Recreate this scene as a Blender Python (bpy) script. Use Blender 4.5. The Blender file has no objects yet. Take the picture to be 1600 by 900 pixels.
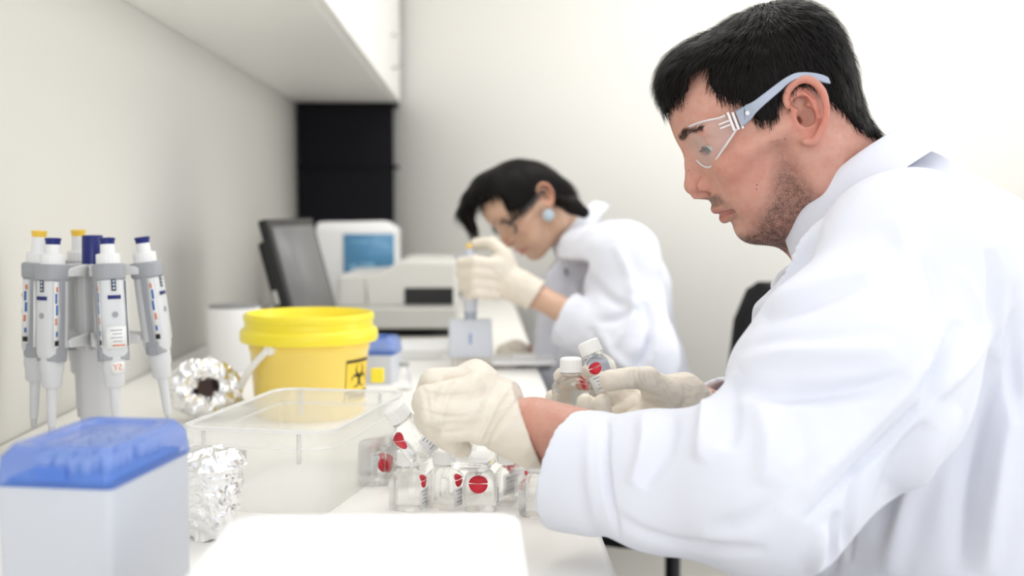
import bpy, bmesh, math, random
import numpy as np
from mathutils import Vector, Matrix, noise as mnoise

random.seed(7)
np.random.seed(7)
SC = bpy.context.scene
COL = SC.collection

# ------------------------------------------------------------------ camera
CAM_LOC = Vector((0.0, 0.0, 1.06))
PITCH = math.atan(122 / 1800.0)
YAW = math.atan(52 / 1800.0)
cam_data = bpy.data.cameras.new('camera')
cam_data.sensor_width = 36.0
cam_data.lens = 40.5
cam_data.clip_start = 0.02
cam_data.dof.use_dof = True
cam_data.dof.focus_distance = 1.17
cam_data.dof.aperture_fstop = 3.6
cam = bpy.data.objects.new('camera', cam_data)
cam.location = CAM_LOC
cam.rotation_euler = (math.pi / 2 - PITCH, 0, -YAW)
COL.objects.link(cam)
SC.camera = cam
CAM_M = cam.rotation_euler.to_matrix()

# ------------------------------------------------------------------ light
world = bpy.data.worlds.new('world')
SC.world = world
world.use_nodes = True
bg = world.node_tree.nodes['Background']
bg.inputs['Color'].default_value = (0.91, 0.95, 1.0, 1)
bg.inputs['Strength'].default_value = 1.0

def area(name, loc, target, sx, sy, power, color):
    l = bpy.data.lights.new(name, 'AREA')
    l.shape = 'RECTANGLE'; l.size = sx; l.size_y = sy
    l.energy = power; l.color = color
    o = bpy.data.objects.new(name, l)
    o.location = loc
    d = Vector(target) - Vector(loc)
    o.rotation_euler = d.to_track_quat('-Z', 'Y').to_euler()
    COL.objects.link(o)
    return o
area('ceiling_panel_light', (0.9, 0.7, 2.75), (0.9, 0.7, 0.0), 3.0, 3.2, 13, (1.0, 0.95, 0.87))
area('far_fill_light', (0.5, 2.5, 2.66), (0.4, 2.6, 0.0), 2.4, 1.2, 21, (1.0, 0.97, 0.92))  # added overhead fill, brightens the far end of the room
area('front_fill_light', (0.5, -6.0, 1.5), (0.3, 2.0, 1.0), 6.0, 3.6, 120, (1.0, 0.98, 0.94))  # unseen fill added behind the camera to lift the back wall

area('side_fill_light', (3.15, 2.3, 1.4), (-0.6, 2.6, 1.0), 2.4, 1.8, 34, (1.0, 0.98, 0.94))  # added side fill for the left wall and far bench, no real window

SC.view_settings.view_transform = 'Standard'
SC.view_settings.look = 'None'
SC.view_settings.exposure = 0.12
SC.view_settings.gamma = 1.0
SC.view_settings.use_curve_mapping = False

# ------------------------------------------------------------------ measuring
def ray(px, py):
    d = CAM_M @ Vector(((px - 800) / 1800.0, (450 - py) / 1800.0, -1.0))
    return d
def P(px, py, y):
    """world point seen at a pixel of the 1600x900 frame at world depth y"""
    d = ray(px, py)
    return CAM_LOC + d * (y / d.y)
CAM_MI = np.array(CAM_M.transposed())
def project(V):
    q = (V - np.array(CAM_LOC)) @ CAM_MI.T
    w = -q[:, 2]
    return 800 + 1800 * q[:, 0] / w, 450 - 1800 * q[:, 1] / w

# ------------------------------------------------------------------ materials
MATS = {}
def mat(name, color, rough=0.5, metal=0.0, trans=0.0, ior=1.45, spec=0.5, alpha=1.0, sss=0.0,
        sheen=0.0, bump=0.0, bscale=60.0, mottle=0.0, mscale=8.0, emit=None, estr=1.0, coat=0.0):
    if name in MATS: return MATS[name]
    m = bpy.data.materials.new(name); m.use_nodes = True
    nt = m.node_tree; b = nt.nodes['Principled BSDF']
    b.inputs['Base Color'].default_value = (*color, 1)
    b.inputs['Roughness'].default_value = rough
    b.inputs['Metallic'].default_value = metal
    b.inputs['Transmission Weight'].default_value = trans
    b.inputs['IOR'].default_value = ior
    b.inputs['Specular IOR Level'].default_value = spec
    b.inputs['Alpha'].default_value = alpha
    b.inputs['Coat Weight'].default_value = coat
    if sheen: b.inputs['Sheen Weight'].default_value = sheen
    if sss:
        b.inputs['Subsurface Weight'].default_value = sss
        b.inputs['Subsurface Radius'].default_value = (1.0, 0.35, 0.2)
        b.inputs['Subsurface Scale'].default_value = 0.006
    if emit:
        b.inputs['Emission Color'].default_value = (*emit, 1)
        b.inputs['Emission Strength'].default_value = estr
    tc = nt.nodes.new('ShaderNodeTexCoord')
    if mottle:
        n = nt.nodes.new('ShaderNodeTexNoise'); n.inputs['Scale'].default_value = mscale
        n.inputs['Detail'].default_value = 4
        nt.links.new(tc.outputs['Object'], n.inputs['Vector'])
        mx = nt.nodes.new('ShaderNodeMix'); mx.data_type = 'RGBA'
        mx.inputs[6].default_value = (*[c * (1 - mottle) for c in color], 1)
        mx.inputs[7].default_value = (*[min(1, c * (1 + mottle * .5)) for c in color], 1)
        nt.links.new(n.outputs['Fac'], mx.inputs[0])
        nt.links.new(mx.outputs[2], b.inputs['Base Color'])
    if bump:
        n = nt.nodes.new('ShaderNodeTexNoise'); n.inputs['Scale'].default_value = bscale
        n.inputs['Detail'].default_value = 6
        nt.links.new(tc.outputs['Object'], n.inputs['Vector'])
        bp = nt.nodes.new('ShaderNodeBump'); bp.inputs['Strength'].default_value = bump
        bp.inputs['Distance'].default_value = 0.002
        nt.links.new(n.outputs['Fac'], bp.inputs['Height'])
        nt.links.new(bp.outputs['Normal'], b.inputs['Normal'])
    MATS[name] = m
    return m

def attr_mat(name, rough=0.5, sss=0.0, beard=False, bump=0.1, bscale=300.0, spec=0.4):
    """material whose pigment comes from the colour attribute 'Col'"""
    if name in MATS: return MATS[name]
    m = mat(name, (1, 1, 1), rough=rough, sss=sss, bump=bump, bscale=bscale, spec=spec)
    nt = m.node_tree; b = nt.nodes['Principled BSDF']
    a = nt.nodes.new('ShaderNodeAttribute'); a.attribute_name = 'Col'
    out = a.outputs['Color']
    tc = nt.nodes.new('ShaderNodeTexCoord')
    if beard:
        # blotchy skin
        n = nt.nodes.new('ShaderNodeTexNoise'); n.inputs['Scale'].default_value = 95; n.inputs['Detail'].default_value = 8; n.inputs['Roughness'].default_value = .7
        nt.links.new(tc.outputs['Object'], n.inputs['Vector'])
        mr = nt.nodes.new('ShaderNodeMapRange'); mr.inputs[1].default_value = .3; mr.inputs[2].default_value = .7
        mr.inputs[3].default_value = 0.0; mr.inputs[4].default_value = 0.8
        nt.links.new(n.outputs['Fac'], mr.inputs[0])
        mx = nt.nodes.new('ShaderNodeMix'); mx.data_type = 'RGBA'; mx.blend_type = 'MULTIPLY'
        nt.links.new(mr.outputs[0], mx.inputs[0]); nt.links.new(out, mx.inputs[6])
        mx.inputs[7].default_value = (0.90, 0.70, 0.66, 1)
        out = mx.outputs[2]
        # moles
        v = nt.nodes.new('ShaderNodeTexVoronoi'); v.inputs['Scale'].default_value = 62
        nt.links.new(tc.outputs['Object'], v.inputs['Vector'])
        mr = nt.nodes.new('ShaderNodeMapRange'); mr.inputs[1].default_value = .03; mr.inputs[2].default_value = .07
        mr.inputs[3].default_value = 0.75; mr.inputs[4].default_value = 0.0
        nt.links.new(v.outputs['Distance'], mr.inputs[0])
        mx = nt.nodes.new('ShaderNodeMix'); mx.data_type = 'RGBA'
        nt.links.new(mr.outputs[0], mx.inputs[0]); nt.links.new(out, mx.inputs[6])
        mx.inputs[7].default_value = (0.16, 0.06, 0.04, 1)
        out = mx.outputs[2]
        # stubble: fine dark specks where the attribute 'beard' says
        ab = nt.nodes.new('ShaderNodeAttribute'); ab.attribute_name = 'beard'
        v = nt.nodes.new('ShaderNodeTexVoronoi'); v.inputs['Scale'].default_value = 1300
        nt.links.new(tc.outputs['Object'], v.inputs['Vector'])
        n2 = nt.nodes.new('ShaderNodeTexNoise'); n2.inputs['Scale'].default_value = 170; n2.inputs['Detail'].default_value = 3
        nt.links.new(tc.outputs['Object'], n2.inputs['Vector'])
        ad = nt.nodes.new('ShaderNodeMath'); ad.operation = 'MULTIPLY_ADD'
        nt.links.new(n2.outputs['Fac'], ad.inputs[0]); ad.inputs[1].default_value = 0.9
        nt.links.new(v.outputs['Distance'], ad.inputs[2])
        mr = nt.nodes.new('ShaderNodeMapRange'); mr.inputs[1].default_value = .72; mr.inputs[2].default_value = 1.25
        mr.inputs[3].default_value = 1.0; mr.inputs[4].default_value = 0.10
        nt.links.new(ad.outputs[0], mr.inputs[0])
        mu = nt.nodes.new('ShaderNodeMath'); mu.operation = 'MULTIPLY'
        nt.links.new(mr.outputs[0], mu.inputs[0]); nt.links.new(ab.outputs['Fac'], mu.inputs[1])
        mx = nt.nodes.new('ShaderNodeMix'); mx.data_type = 'RGBA'
        nt.links.new(mu.outputs[0], mx.inputs[0]); nt.links.new(out, mx.inputs[6])
        mx.inputs[7].default_value = (0.05, 0.032, 0.026, 1)
        out = mx.outputs[2]
    nt.links.new(out, b.inputs['Base Color'])
    return m

# ------------------------------------------------------------------ linking objects
def link(o, parent=None):
    COL.objects.link(o)
    if parent is not None: o.parent = parent
    return o
def tag(o, label=None, cat=None, group=None, kind=None):
    if label: o['label'] = label
    if cat: o['category'] = cat
    if group: o['group'] = group
    if kind: o['kind'] = kind
    return o
def thing(name, label, cat, loc=(0, 0, 0), rotz=0.0, group=None):
    o = bpy.data.objects.new(name, None); o.empty_display_size = 0.02
    o.location = loc; o.rotation_euler = (0, 0, rotz)
    COL.objects.link(o)
    return tag(o, label, cat, group)
def dup_tree(o, parent=None):
    c = o.copy(); COL.objects.link(c)
    c.parent = parent
    for ch in list(o.children): dup_tree(ch, c)
    return c

class MB:
    """collects simple solids, links them as one mesh object"""
    def __init__(s): s.v = []; s.f = []
    def add(s, vs, fs, M=None):
        n = len(s.v)
        for v in vs:
            v = Vector(v)
            s.v.append(tuple(M @ v) if M is not None else tuple(v))
        for f in fs: s.f.append([i + n for i in f])
        return s
    def box(s, c, d, M=None, taper=1.0):
        x, y, z = c; a, b, h = d[0] / 2, d[1] / 2, d[2] / 2; t = taper
        vs = [(x - a * t, y - b * t, z - h), (x + a * t, y - b * t, z - h), (x + a * t, y + b * t, z - h), (x - a * t, y + b * t, z - h),
              (x - a, y - b, z + h), (x + a, y - b, z + h), (x + a, y + b, z + h), (x - a, y + b, z + h)]
        return s.add(vs, [(0, 3, 2, 1), (4, 5, 6, 7), (0, 1, 5, 4), (1, 2, 6, 5), (2, 3, 7, 6), (3, 0, 4, 7)], M)
    def lathe(s, prof, n=32, M=None, sx=1.0, sy=1.0, cx=0, cy=0, closed=False):
        vs = []; fs = []
        for (r, z) in prof:
            for i in range(n):
                a = 2 * math.pi * i / n
                vs.append((cx + r * sx * math.cos(a), cy + r * sy * math.sin(a), z))
        m = len(prof)
        for j in range(m - 1 if not closed else m):
            j2 = (j + 1) % m
            for i in range(n):
                i2 = (i + 1) % n
                fs.append((j * n + i, j * n + i2, j2 * n + i2, j2 * n + i))
        if not closed:
            fs.append(tuple(reversed(range(n))))
            fs.append(tuple((m - 1) * n + i for i in range(n)))
        return s.add(vs, fs, M)
    def loft(s, rings, cap=True, M=None):
        n = len(rings[0]); vs = [p for r in rings for p in r]; fs = []
        for j in range(len(rings) - 1):
            for i in range(n):
                i2 = (i + 1) % n
                fs.append((j * n + i, j * n + i2, (j + 1) * n + i2, (j + 1) * n + i))
        if cap:
            fs.append(tuple(reversed(range(n)))); fs.append(tuple((len(rings) - 1) * n + i for i in range(n)))
        return s.add(vs, fs, M)
    def tube(s, pts, r, n=8, M=None):
        pts = [Vector(p) for p in pts]; rings = []
        rr = r if isinstance(r, (list, tuple)) else [r] * len(pts)
        t0 = (pts[1] - pts[0]).normalized()
        up = Vector((0, 0, 1)) if abs(t0.z) < .9 else Vector((1, 0, 0))
        u = t0.cross(up).normalized()
        for i, p in enumerate(pts):
            t = (pts[min(i + 1, len(pts) - 1)] - pts[max(i - 1, 0)]).normalized()
            u = (u - t * u.dot(t)).normalized(); w = t.cross(u)
            rings.append([p + (u * math.cos(2 * math.pi * k / n) + w * math.sin(2 * math.pi * k / n)) * rr[i] for k in range(n)])
        return s.loft(rings, True, M)
    def prism(s, poly, z0, z1, M=None):
        n = len(poly)
        vs = [(x, y, z0) for x, y in poly] + [(x, y, z1) for x, y in poly]
        fs = [tuple(reversed(range(n))), tuple(range(n, 2 * n))] + [(i, (i + 1) % n, n + (i + 1) % n, n + i) for i in range(n)]
        return s.add(vs, fs, M)
    def build(s, name, m, parent=None, bevel=0.0, seg=2, smooth=True, solid=0.0, auto=35):
        me = bpy.data.meshes.new(name)
        me.from_pydata(s.v, [], s.f); me.update()
        bm = bmesh.new(); bm.from_mesh(me)
        bmesh.ops.recalc_face_normals(bm, faces=bm.faces) if not solid else None
        if smooth and not bevel:
            for e in bm.edges:
                if len(e.link_faces) == 2 and e.calc_face_angle(0) > math.radians(auto): e.smooth = False
        bm.to_mesh(me); bm.free()
        if smooth: me.polygons.foreach_set('use_smooth', [True] * len(me.polygons))
        me.materials.append(m)
        o = bpy.data.objects.new(name, me); link(o, parent)
        if solid:
            md = o.modifiers.new('solid', 'SOLIDIFY'); md.thickness = solid; md.offset = 0
        if bevel:
            md = o.modifiers.new('bevel', 'BEVEL'); md.width = bevel; md.segments = seg; md.limit_method = 'ANGLE'
            md.harden_normals = True
        return o

def rrect(w, d, r, n=5):
    pts = []
    for cx, cy, a0 in ((w / 2 - r, d / 2 - r, 0), (-w / 2 + r, d / 2 - r, 90), (-w / 2 + r, -d / 2 + r, 180), (w / 2 - r, -d / 2 + r, 270)):
        for i in range(n + 1):
            a = math.radians(a0 + 90 * i / n)
            pts.append((cx + r * math.cos(a), cy + r * math.sin(a)))
    return pts

def text_mesh(txt, size, m, name, parent, M, mirror=False, extrude=0.0001):
    """flat lettering turned into a mesh; M places it (text lies in local XY)"""
    cu = bpy.data.curves.new(name, 'FONT'); cu.body = txt; cu.size = size
    cu.align_x = 'CENTER'; cu.align_y = 'CENTER'; cu.extrude = extrude; cu.resolution_u = 3
    tmp = bpy.data.objects.new('tmp', cu); COL.objects.link(tmp)
    dg = bpy.context.evaluated_depsgraph_get()
    me = bpy.data.meshes.new_from_object(tmp.evaluated_get(dg))
    bpy.data.objects.remove(tmp); bpy.data.curves.remove(cu)
    if mirror:
        M = M @ Matrix.Scale(-1, 4, (1, 0, 0))
    me.transform(M)
    me.materials.clear(); me.materials.append(m)
    o = bpy.data.objects.new(name, me); link(o, parent)
    return o
# ------------------------------------------------------------------ the room
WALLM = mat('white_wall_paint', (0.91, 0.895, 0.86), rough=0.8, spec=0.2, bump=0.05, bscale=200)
LAM = mat('white_laminate', (0.92, 0.905, 0.865), rough=0.35, spec=0.4, mottle=0.015, mscale=3)
CABM = mat('cabinet_white', (0.94, 0.935, 0.91), rough=0.4, spec=0.4)
FLOORM = mat('grey_linoleum', (0.74, 0.73, 0.70), rough=0.5, mottle=0.06, mscale=40)
BLACK = mat('matt_black', (0.006, 0.006, 0.009), rough=0.75, spec=0.2)
WX = -0.632; FAR = 4.12; BENCH = 0.75; BEDGE = 0.122; UNDER = 1.432; CX = -0.275
def struct(mb, name, m, **kw):
    o = mb.build(name, m, **kw); o['kind'] = 'structure'; return o
struct(MB().box(((WX + 3.2) / 2 - .05, 1.3, -.05), (3.2 - WX + .1, 6.0, .1)), 'floor', FLOORM)
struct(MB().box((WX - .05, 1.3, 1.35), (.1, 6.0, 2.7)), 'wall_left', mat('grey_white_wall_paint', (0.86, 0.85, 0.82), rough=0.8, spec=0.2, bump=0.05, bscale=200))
struct(MB().box((1.3, FAR + .05, 1.35), (4.1, .1, 2.7)), 'wall_back', WALLM)
struct(MB().box((3.25, 1.3 + 1.2, 1.35), (.1, 3.6, 2.7)), 'wall_right', WALLM)
struct(MB().box((1.3, 3.3, 2.75), (4.1, 2.0, .1)), 'ceiling', WALLM)
# bench: worktop with rounded front edge on a panel frame
bench = thing('lab_bench', 'long white laminate worktop running along the left wall', 'bench', ((WX + BEDGE) / 2, 1.9, 0))
w = BEDGE - WX - .004; L = 4.36
mb = MB(); hw = w / 2; pr = [(-hw, -.03), (-hw, 0)] + [(hw - .012 + .012 * math.sin(a), -.012 + .012 * math.cos(a)) for a in np.linspace(0, math.pi / 2, 6)] + [(hw, -.03)]
mb.loft([[Vector((x, y, BENCH + z)) for x, z in pr] for y in (-L / 2, L / 2)])
mb.build('worktop', LAM, bench, auto=60)
for y in (-2.1, -.7, .7, 2.12):
    MB().box((-.05, y, (BENCH - .03) / 2), (w - .14, .03, BENCH - .03)).build('leg_panel', CABM, bench, bevel=.002)
MB().box((-.3, 0, .62), (.02, 4.22, .2)).build('back_rail', CABM, bench)
# wall cabinets above the bench, their undersides and doors
y = 0.1; k = 0
labs = ['white wall cabinet above the bench, nearest the camera', 'white wall cabinet above the pipette stand', 'white wall cabinet above the yellow bucket',
        'white wall cabinet above the black monitor', 'white wall cabinet beside the far black panel']
for k in range(5):
    y0, y1 = 0.02 + k * .82, 0.02 + k * .82 + .816
    if k == 4: y1 = FAR - .02
    c = thing('wall_cabinet', labs[k], 'cabinet', (WX + .001, (y0 + y1) / 2, UNDER), 0, 'wall cabinets above the bench')
    D = CX - WX - .02; l = y1 - y0
    MB().box((D / 2, 0, .36), (D, l, .72)).build('body', CABM, c, bevel=.0015)
    for s in (-1, 1):
        d = MB().box((D + .0095, s * l / 4, .362), (.018, l / 2 - .004, .716)).build('door', CABM, c, bevel=.0015)
        MB().tube([(D + .019, s * .03, .08), (D + .045, s * .03, .085), (D + .045, s * .03, .18), (D + .019, s * .03, .185)], .004, 8).build('handle', mat('brushed_steel', (.45, .45, .44), rough=.35, metal=1), d) if k == 4 and s == 1 else None
# black panel closing the end of the bench under the cabinets
bp = thing('black_panel', 'tall matt black panel at the far end of the bench under the wall cabinets', 'panel', (-.46, FAR - .06, BENCH))
MB().box((0, 0, .23 + .0), (.325, .05, .455)).build('lower_panel', BLACK, bp, bevel=.003)
MB().box((.0, 0, .568), (.325, .05, .215)).build('upper_panel', BLACK, bp, bevel=.003) if False else MB().box((0, 0, .569), (.325, .05, .218)).build('upper_panel', BLACK, bp, bevel=.003)
MB().box((.008, -.004, .459), (.345, .058, .012)).build('joint_bar', BLACK, bp, bevel=.002)
MB().box((.008, -.004, .673), (.345, .058, .012)).build('top_bar', BLACK, bp, bevel=.002)
# ------------------------------------------------------------------ implicit surfaces (for bodies, gloves and cloth)
def smin(a, b, k):
    if k <= 0: return np.minimum(a, b)
    h = np.maximum(k - np.abs(a - b), 0) / k
    return np.minimum(a, b) - h * h * k * 0.25
def smax(a, b, k): return -smin(-a, -b, k)

def rc(a, b, r1, r2=None):
    """tapered capsule"""
    a = np.array(a, dtype=np.float32); b = np.array(b, dtype=np.float32)
    r2 = r1 if r2 is None else r2
    rm = max(r1, r2)
    lo = np.minimum(a, b) - rm; hi = np.maximum(a, b) + rm
    ba = b - a; bb = float(ba @ ba) + 1e-12
    def fn(x, y, z):
        h = np.clip(((x - a[0]) * ba[0] + (y - a[1]) * ba[1] + (z - a[2]) * ba[2]) / bb, 0, 1)
        return np.sqrt((x - a[0] - h * ba[0]) ** 2 + (y - a[1] - h * ba[1]) ** 2 + (z - a[2] - h * ba[2]) ** 2) - (r1 + (r2 - r1) * h)
    return fn, lo, hi
def el(c, r, R=None):
    """ellipsoid; R = 3x3 whose columns are its axes"""
    c = np.array(c, dtype=np.float32); r = np.array(r, dtype=np.float32)
    if R is None: ext = r
    else:
        R = np.array(R, dtype=np.float32); ext = np.sqrt(((R * r[None, :]) ** 2).sum(1))
    def fn(x, y, z):
        dx, dy, dz = x - c[0], y - c[1], z - c[2]
        if R is not None:
            dx, dy, dz = (dx * R[0, 0] + dy * R[1, 0] + dz * R[2, 0], dx * R[0, 1] + dy * R[1, 1] + dz * R[2, 1], dx * R[0, 2] + dy * R[1, 2] + dz * R[2, 2])
        k0 = np.sqrt((dx / r[0]) ** 2 + (dy / r[1]) ** 2 + (dz / r[2]) ** 2)
        k1 = np.sqrt((dx / r[0] ** 2) ** 2 + (dy / r[1] ** 2) ** 2 + (dz / r[2] ** 2) ** 2)
        return k0 * (k0 - 1) / np.maximum(k1, 1e-6)
    return fn, c - ext, c + ext

class Field:
    def __init__(s, X, Y, Z):
        s.X, s.Y, s.Z = [np.asarray(a, dtype=np.float32) for a in (X, Y, Z)]
        s.F = np.full((len(X), len(Y), len(Z)), 1.0, dtype=np.float32)
    @staticmethod
    def box(lo, hi, h):
        return Field(*[np.arange(lo[i], hi[i] + h, h) for i in range(3)])
    def sub(s, lo, hi, m):
        ix = []
        for A, l, h in zip((s.X, s.Y, s.Z), lo, hi):
            ix.append(slice(int(np.searchsorted(A, l - m)), int(np.searchsorted(A, h + m))))
        return tuple(ix), s.X[ix[0]][:, None, None], s.Y[ix[1]][None, :, None], s.Z[ix[2]][None, None, :]
    def add(s, prim, k=0.0):
        fn, lo, hi = prim
        ix, x, y, z = s.sub(lo, hi, k + 0.012)
        if 0 in s.F[ix].shape: return s
        s.F[ix] = smin(s.F[ix], fn(x, y, z), k); return s
    def cut(s, prim, k=0.0):
        fn, lo, hi = prim
        ix, x, y, z = s.sub(lo, hi, k + 0.004)
        if 0 in s.F[ix].shape: return s
        s.F[ix] = smax(s.F[ix], -fn(x, y, z), k); return s
    def plane_cut(s, p, n, k=0.0, lo=None, hi=None):
        """remove what lies on the side of n (inside the box lo..hi)"""
        lo = [-9] * 3 if lo is None else lo; hi = [9] * 3 if hi is None else hi
        ix, x, y, z = s.sub(lo, hi, 0)
        n = Vector(n).normalized()
        d = (x - p[0]) * n.x + (y - p[1]) * n.y + (z - p[2]) * n.z
        s.F[ix] = smax(s.F[ix], d.astype(np.float32), k); return s
    def mesh(s):
        F = s.F; S = F < 0
        ax = (s.X, s.Y, s.Z); shp = np.array(F.shape)
        allc = []; allp = []; flips = []
        for a in range(3):
            sl0 = [slice(None)] * 3; sl1 = [slice(None)] * 3
            sl0[a] = slice(0, -1); sl1[a] = slice(1, None)
            I = np.argwhere(S[tuple(sl0)] != S[tuple(sl1)])
            b, c = (a + 1) % 3, (a + 2) % 3
            ok = (I[:, b] > 0) & (I[:, c] > 0) & (I[:, b] < shp[b] - 1) & (I[:, c] < shp[c] - 1)
            I = I[ok]; J = I.copy(); J[:, a] += 1
            f0 = F[I[:, 0], I[:, 1], I[:, 2]]; f1 = F[J[:, 0], J[:, 1], J[:, 2]]
            t = f0 / (f0 - f1)
            p = np.stack([ax[i][I[:, i]] for i in range(3)], 1).astype(np.float64)
            p[:, a] += t * (ax[a][J[:, a]] - ax[a][I[:, a]])
            cs = []
            for (db, dc) in ((-1, -1), (0, -1), (0, 0), (-1, 0)):
                K = I.copy(); K[:, b] += db; K[:, c] += dc
                cs.append((K[:, 0] * shp[1] + K[:, 1]) * shp[2] + K[:, 2])
            cs = np.stack(cs, 1)
            allc.append(cs); allp.append(p); flips.append(f0 > 0)
        C = np.concatenate(allc); Pp = np.concatenate(allp); fl = np.concatenate(flips)
        u, inv = np.unique(C.ravel(), return_inverse=True)
        inv = inv.reshape(-1, 4); n = len(u)
        cnt = np.bincount(inv.ravel(), minlength=n)
        V = np.stack([np.bincount(inv.ravel(), weights=np.repeat(Pp[:, i], 4), minlength=n) / cnt for i in range(3)], 1)
        Q = inv.copy(); Q[fl] = Q[fl][:, ::-1]
        return V, Q

def relax(V, Q, it=2, lam=0.5):
    E = np.concatenate([Q[:, [0, 1]], Q[:, [1, 2]], Q[:, [2, 3]], Q[:, [3, 0]]])
    n = len(V); i, j = E[:, 0], E[:, 1]
    cnt = np.bincount(i, minlength=n) + np.bincount(j, minlength=n)
    for _ in range(it):
        S = np.stack([np.bincount(i, weights=V[j, a], minlength=n) + np.bincount(j, weights=V[i, a], minlength=n) for a in range(3)], 1)
        V = V + lam * (S / np.maximum(cnt, 1)[:, None] - V)
    return V
def normals(V, Q):
    fn = np.cross(V[Q[:, 2]] - V[Q[:, 0]], V[Q[:, 3]] - V[Q[:, 1]])
    N = np.stack([sum(np.bincount(Q[:, k], weights=fn[:, a], minlength=len(V)) for k in range(4)) for a in range(3)], 1)
    return N / np.maximum(np.linalg.norm(N, axis=1, keepdims=True), 1e-12)

def np_obj(name, V, Q, m, parent=None, base=None, attrs=None, smooth=True):
    """V in world space; stored relative to base (the top-level object's place)"""
    V = np.asarray(V, dtype=np.float64)
    if base is not None: V = V - np.array(base)
    me = bpy.data.meshes.new(name)
    me.vertices.add(len(V)); me.vertices.foreach_set('co', V.astype(np.float32).ravel())
    nq = len(Q); k = Q.shape[1]
    me.loops.add(nq * k); me.loops.foreach_set('vertex_index', Q.astype(np.int32).ravel())
    me.polygons.add(nq)
    me.polygons.foreach_set('loop_start', np.arange(0, nq * k, k, dtype=np.int32))
    me.polygons.foreach_set('use_smooth', np.full(nq, smooth))
    me.update(calc_edges=True); me.validate()
    for an, dat in (attrs or {}).items():
        if dat.ndim == 2:
            at = me.color_attributes.new(an, 'FLOAT_COLOR', 'POINT')
            at.data.foreach_set('color', np.concatenate([dat, np.ones((len(dat), 1))], 1).astype(np.float32).ravel())
        else:
            at = me.attributes.new(an, 'FLOAT', 'POINT'); at.data.foreach_set('value', dat.astype(np.float32))
    me.materials.append(m)
    o = bpy.data.objects.new(name, me); link(o, parent)
    if base is not None and parent is None: o.location = base
    return o

def vnoise(p, scale, seed=0):
    """smooth value noise in -1..1"""
    q = p * scale; i = np.floor(q).astype(np.int64); f = q - i; f = f * f * (3 - 2 * f)
    def h(a, b, c):
        n = (a * 73856093) ^ (b * 19349663) ^ (c * 83492791) ^ (seed * 2654435761)
        n = (n ^ (n >> 13)) * 1274126177; n = n & 0x7fffffff
        return n / 0x3fffffff - 1.0
    r = 0
    for dx in (0, 1):
        for dy in (0, 1):
            for dz in (0, 1):
                w = (f[:, 0] if dx else 1 - f[:, 0]) * (f[:, 1] if dy else 1 - f[:, 1]) * (f[:, 2] if dz else 1 - f[:, 2])
                r = r + w * h(i[:, 0] + dx, i[:, 1] + dy, i[:, 2] + dz)
    return r

def polydist(x, y, pl):
    """distance to a polyline and position 0..1 along it"""
    best = np.full(x.shape, 1e9); T = np.zeros(x.shape); side = np.zeros(x.shape)
    L = [0.0]
    for a, b in zip(pl[:-1], pl[1:]): L.append(L[-1] + math.hypot(b[0] - a[0], b[1] - a[1]))
    for i, (a, b) in enumerate(zip(pl[:-1], pl[1:])):
        bx, by = b[0] - a[0], b[1] - a[1]; bb = bx * bx + by * by + 1e-9
        h = np.clip(((x - a[0]) * bx + (y - a[1]) * by) / bb, 0, 1)
        dx, dy = x - a[0] - h * bx, y - a[1] - h * by
        d = np.hypot(dx, dy); m = d < best
        best = np.where(m, d, best); T = np.where(m, (L[i] + h * (L[i + 1] - L[i])) / L[-1], T)
        side = np.where(m, np.sign(bx * dy - by * dx), side)
    return best, T, side
def smoothpl(pl, n=3):
    for _ in range(n):
        q = [pl[0]]
        for a, b in zip(pl[:-1], pl[1:]):
            q += [(a[0] * .75 + b[0] * .25, a[1] * .75 + b[1] * .25), (a[0] * .25 + b[0] * .75, a[1] * .25 + b[1] * .75)]
        q.append(pl[-1]); pl = q
    return pl

def folds(V, N, strokes, yr=(0, 9), fade=True):
    """push the camera-side surface out (amp > 0, a ridge) or in (amp < 0, a crease) along
    folds measured on the photograph: (polyline px, half width px, amp mm[, 'step'])"""
    px, py = project(V)
    to = np.array(CAM_LOC) - V; to /= np.linalg.norm(to, axis=1, keepdims=True)
    face = np.clip(((N * to).sum(1) - 0.02) / 0.3, 0, 1) * ((V[:, 1] > yr[0]) & (V[:, 1] < yr[1]))
    D = np.zeros(len(V))
    for s in strokes:
        pl = smoothpl(list(s[0]), 2); w = s[1]; a = s[2] * 0.001
        xs = [q[0] for q in pl]; ys = [q[1] for q in pl]
        m = (px > min(xs) - 4 * w) & (px < max(xs) + 4 * w) & (py > min(ys) - 4 * w) & (py < max(ys) + 4 * w) & (face > 0)
        idx = np.nonzero(m)[0]
        if not len(idx): continue
        d, T, side = polydist(px[idx], py[idx], pl)
        tap = np.sin(np.pi * np.clip(T, 0.0, 1.0)) ** 0.6 if fade else 1.0
        endd = np.exp(-(d / w) ** 2)
        if len(s) > 3 and s[3] == 'step':
            sdd = d * side
            val = np.exp(-((sdd - w) / (1.3 * w)) ** 2) - 0.45 * np.exp(-((sdd + .6 * w) / (.7 * w)) ** 2)
        else: val = endd
        D[idx] += a * val * tap
    return V + N * (D * face)[:, None]

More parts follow.
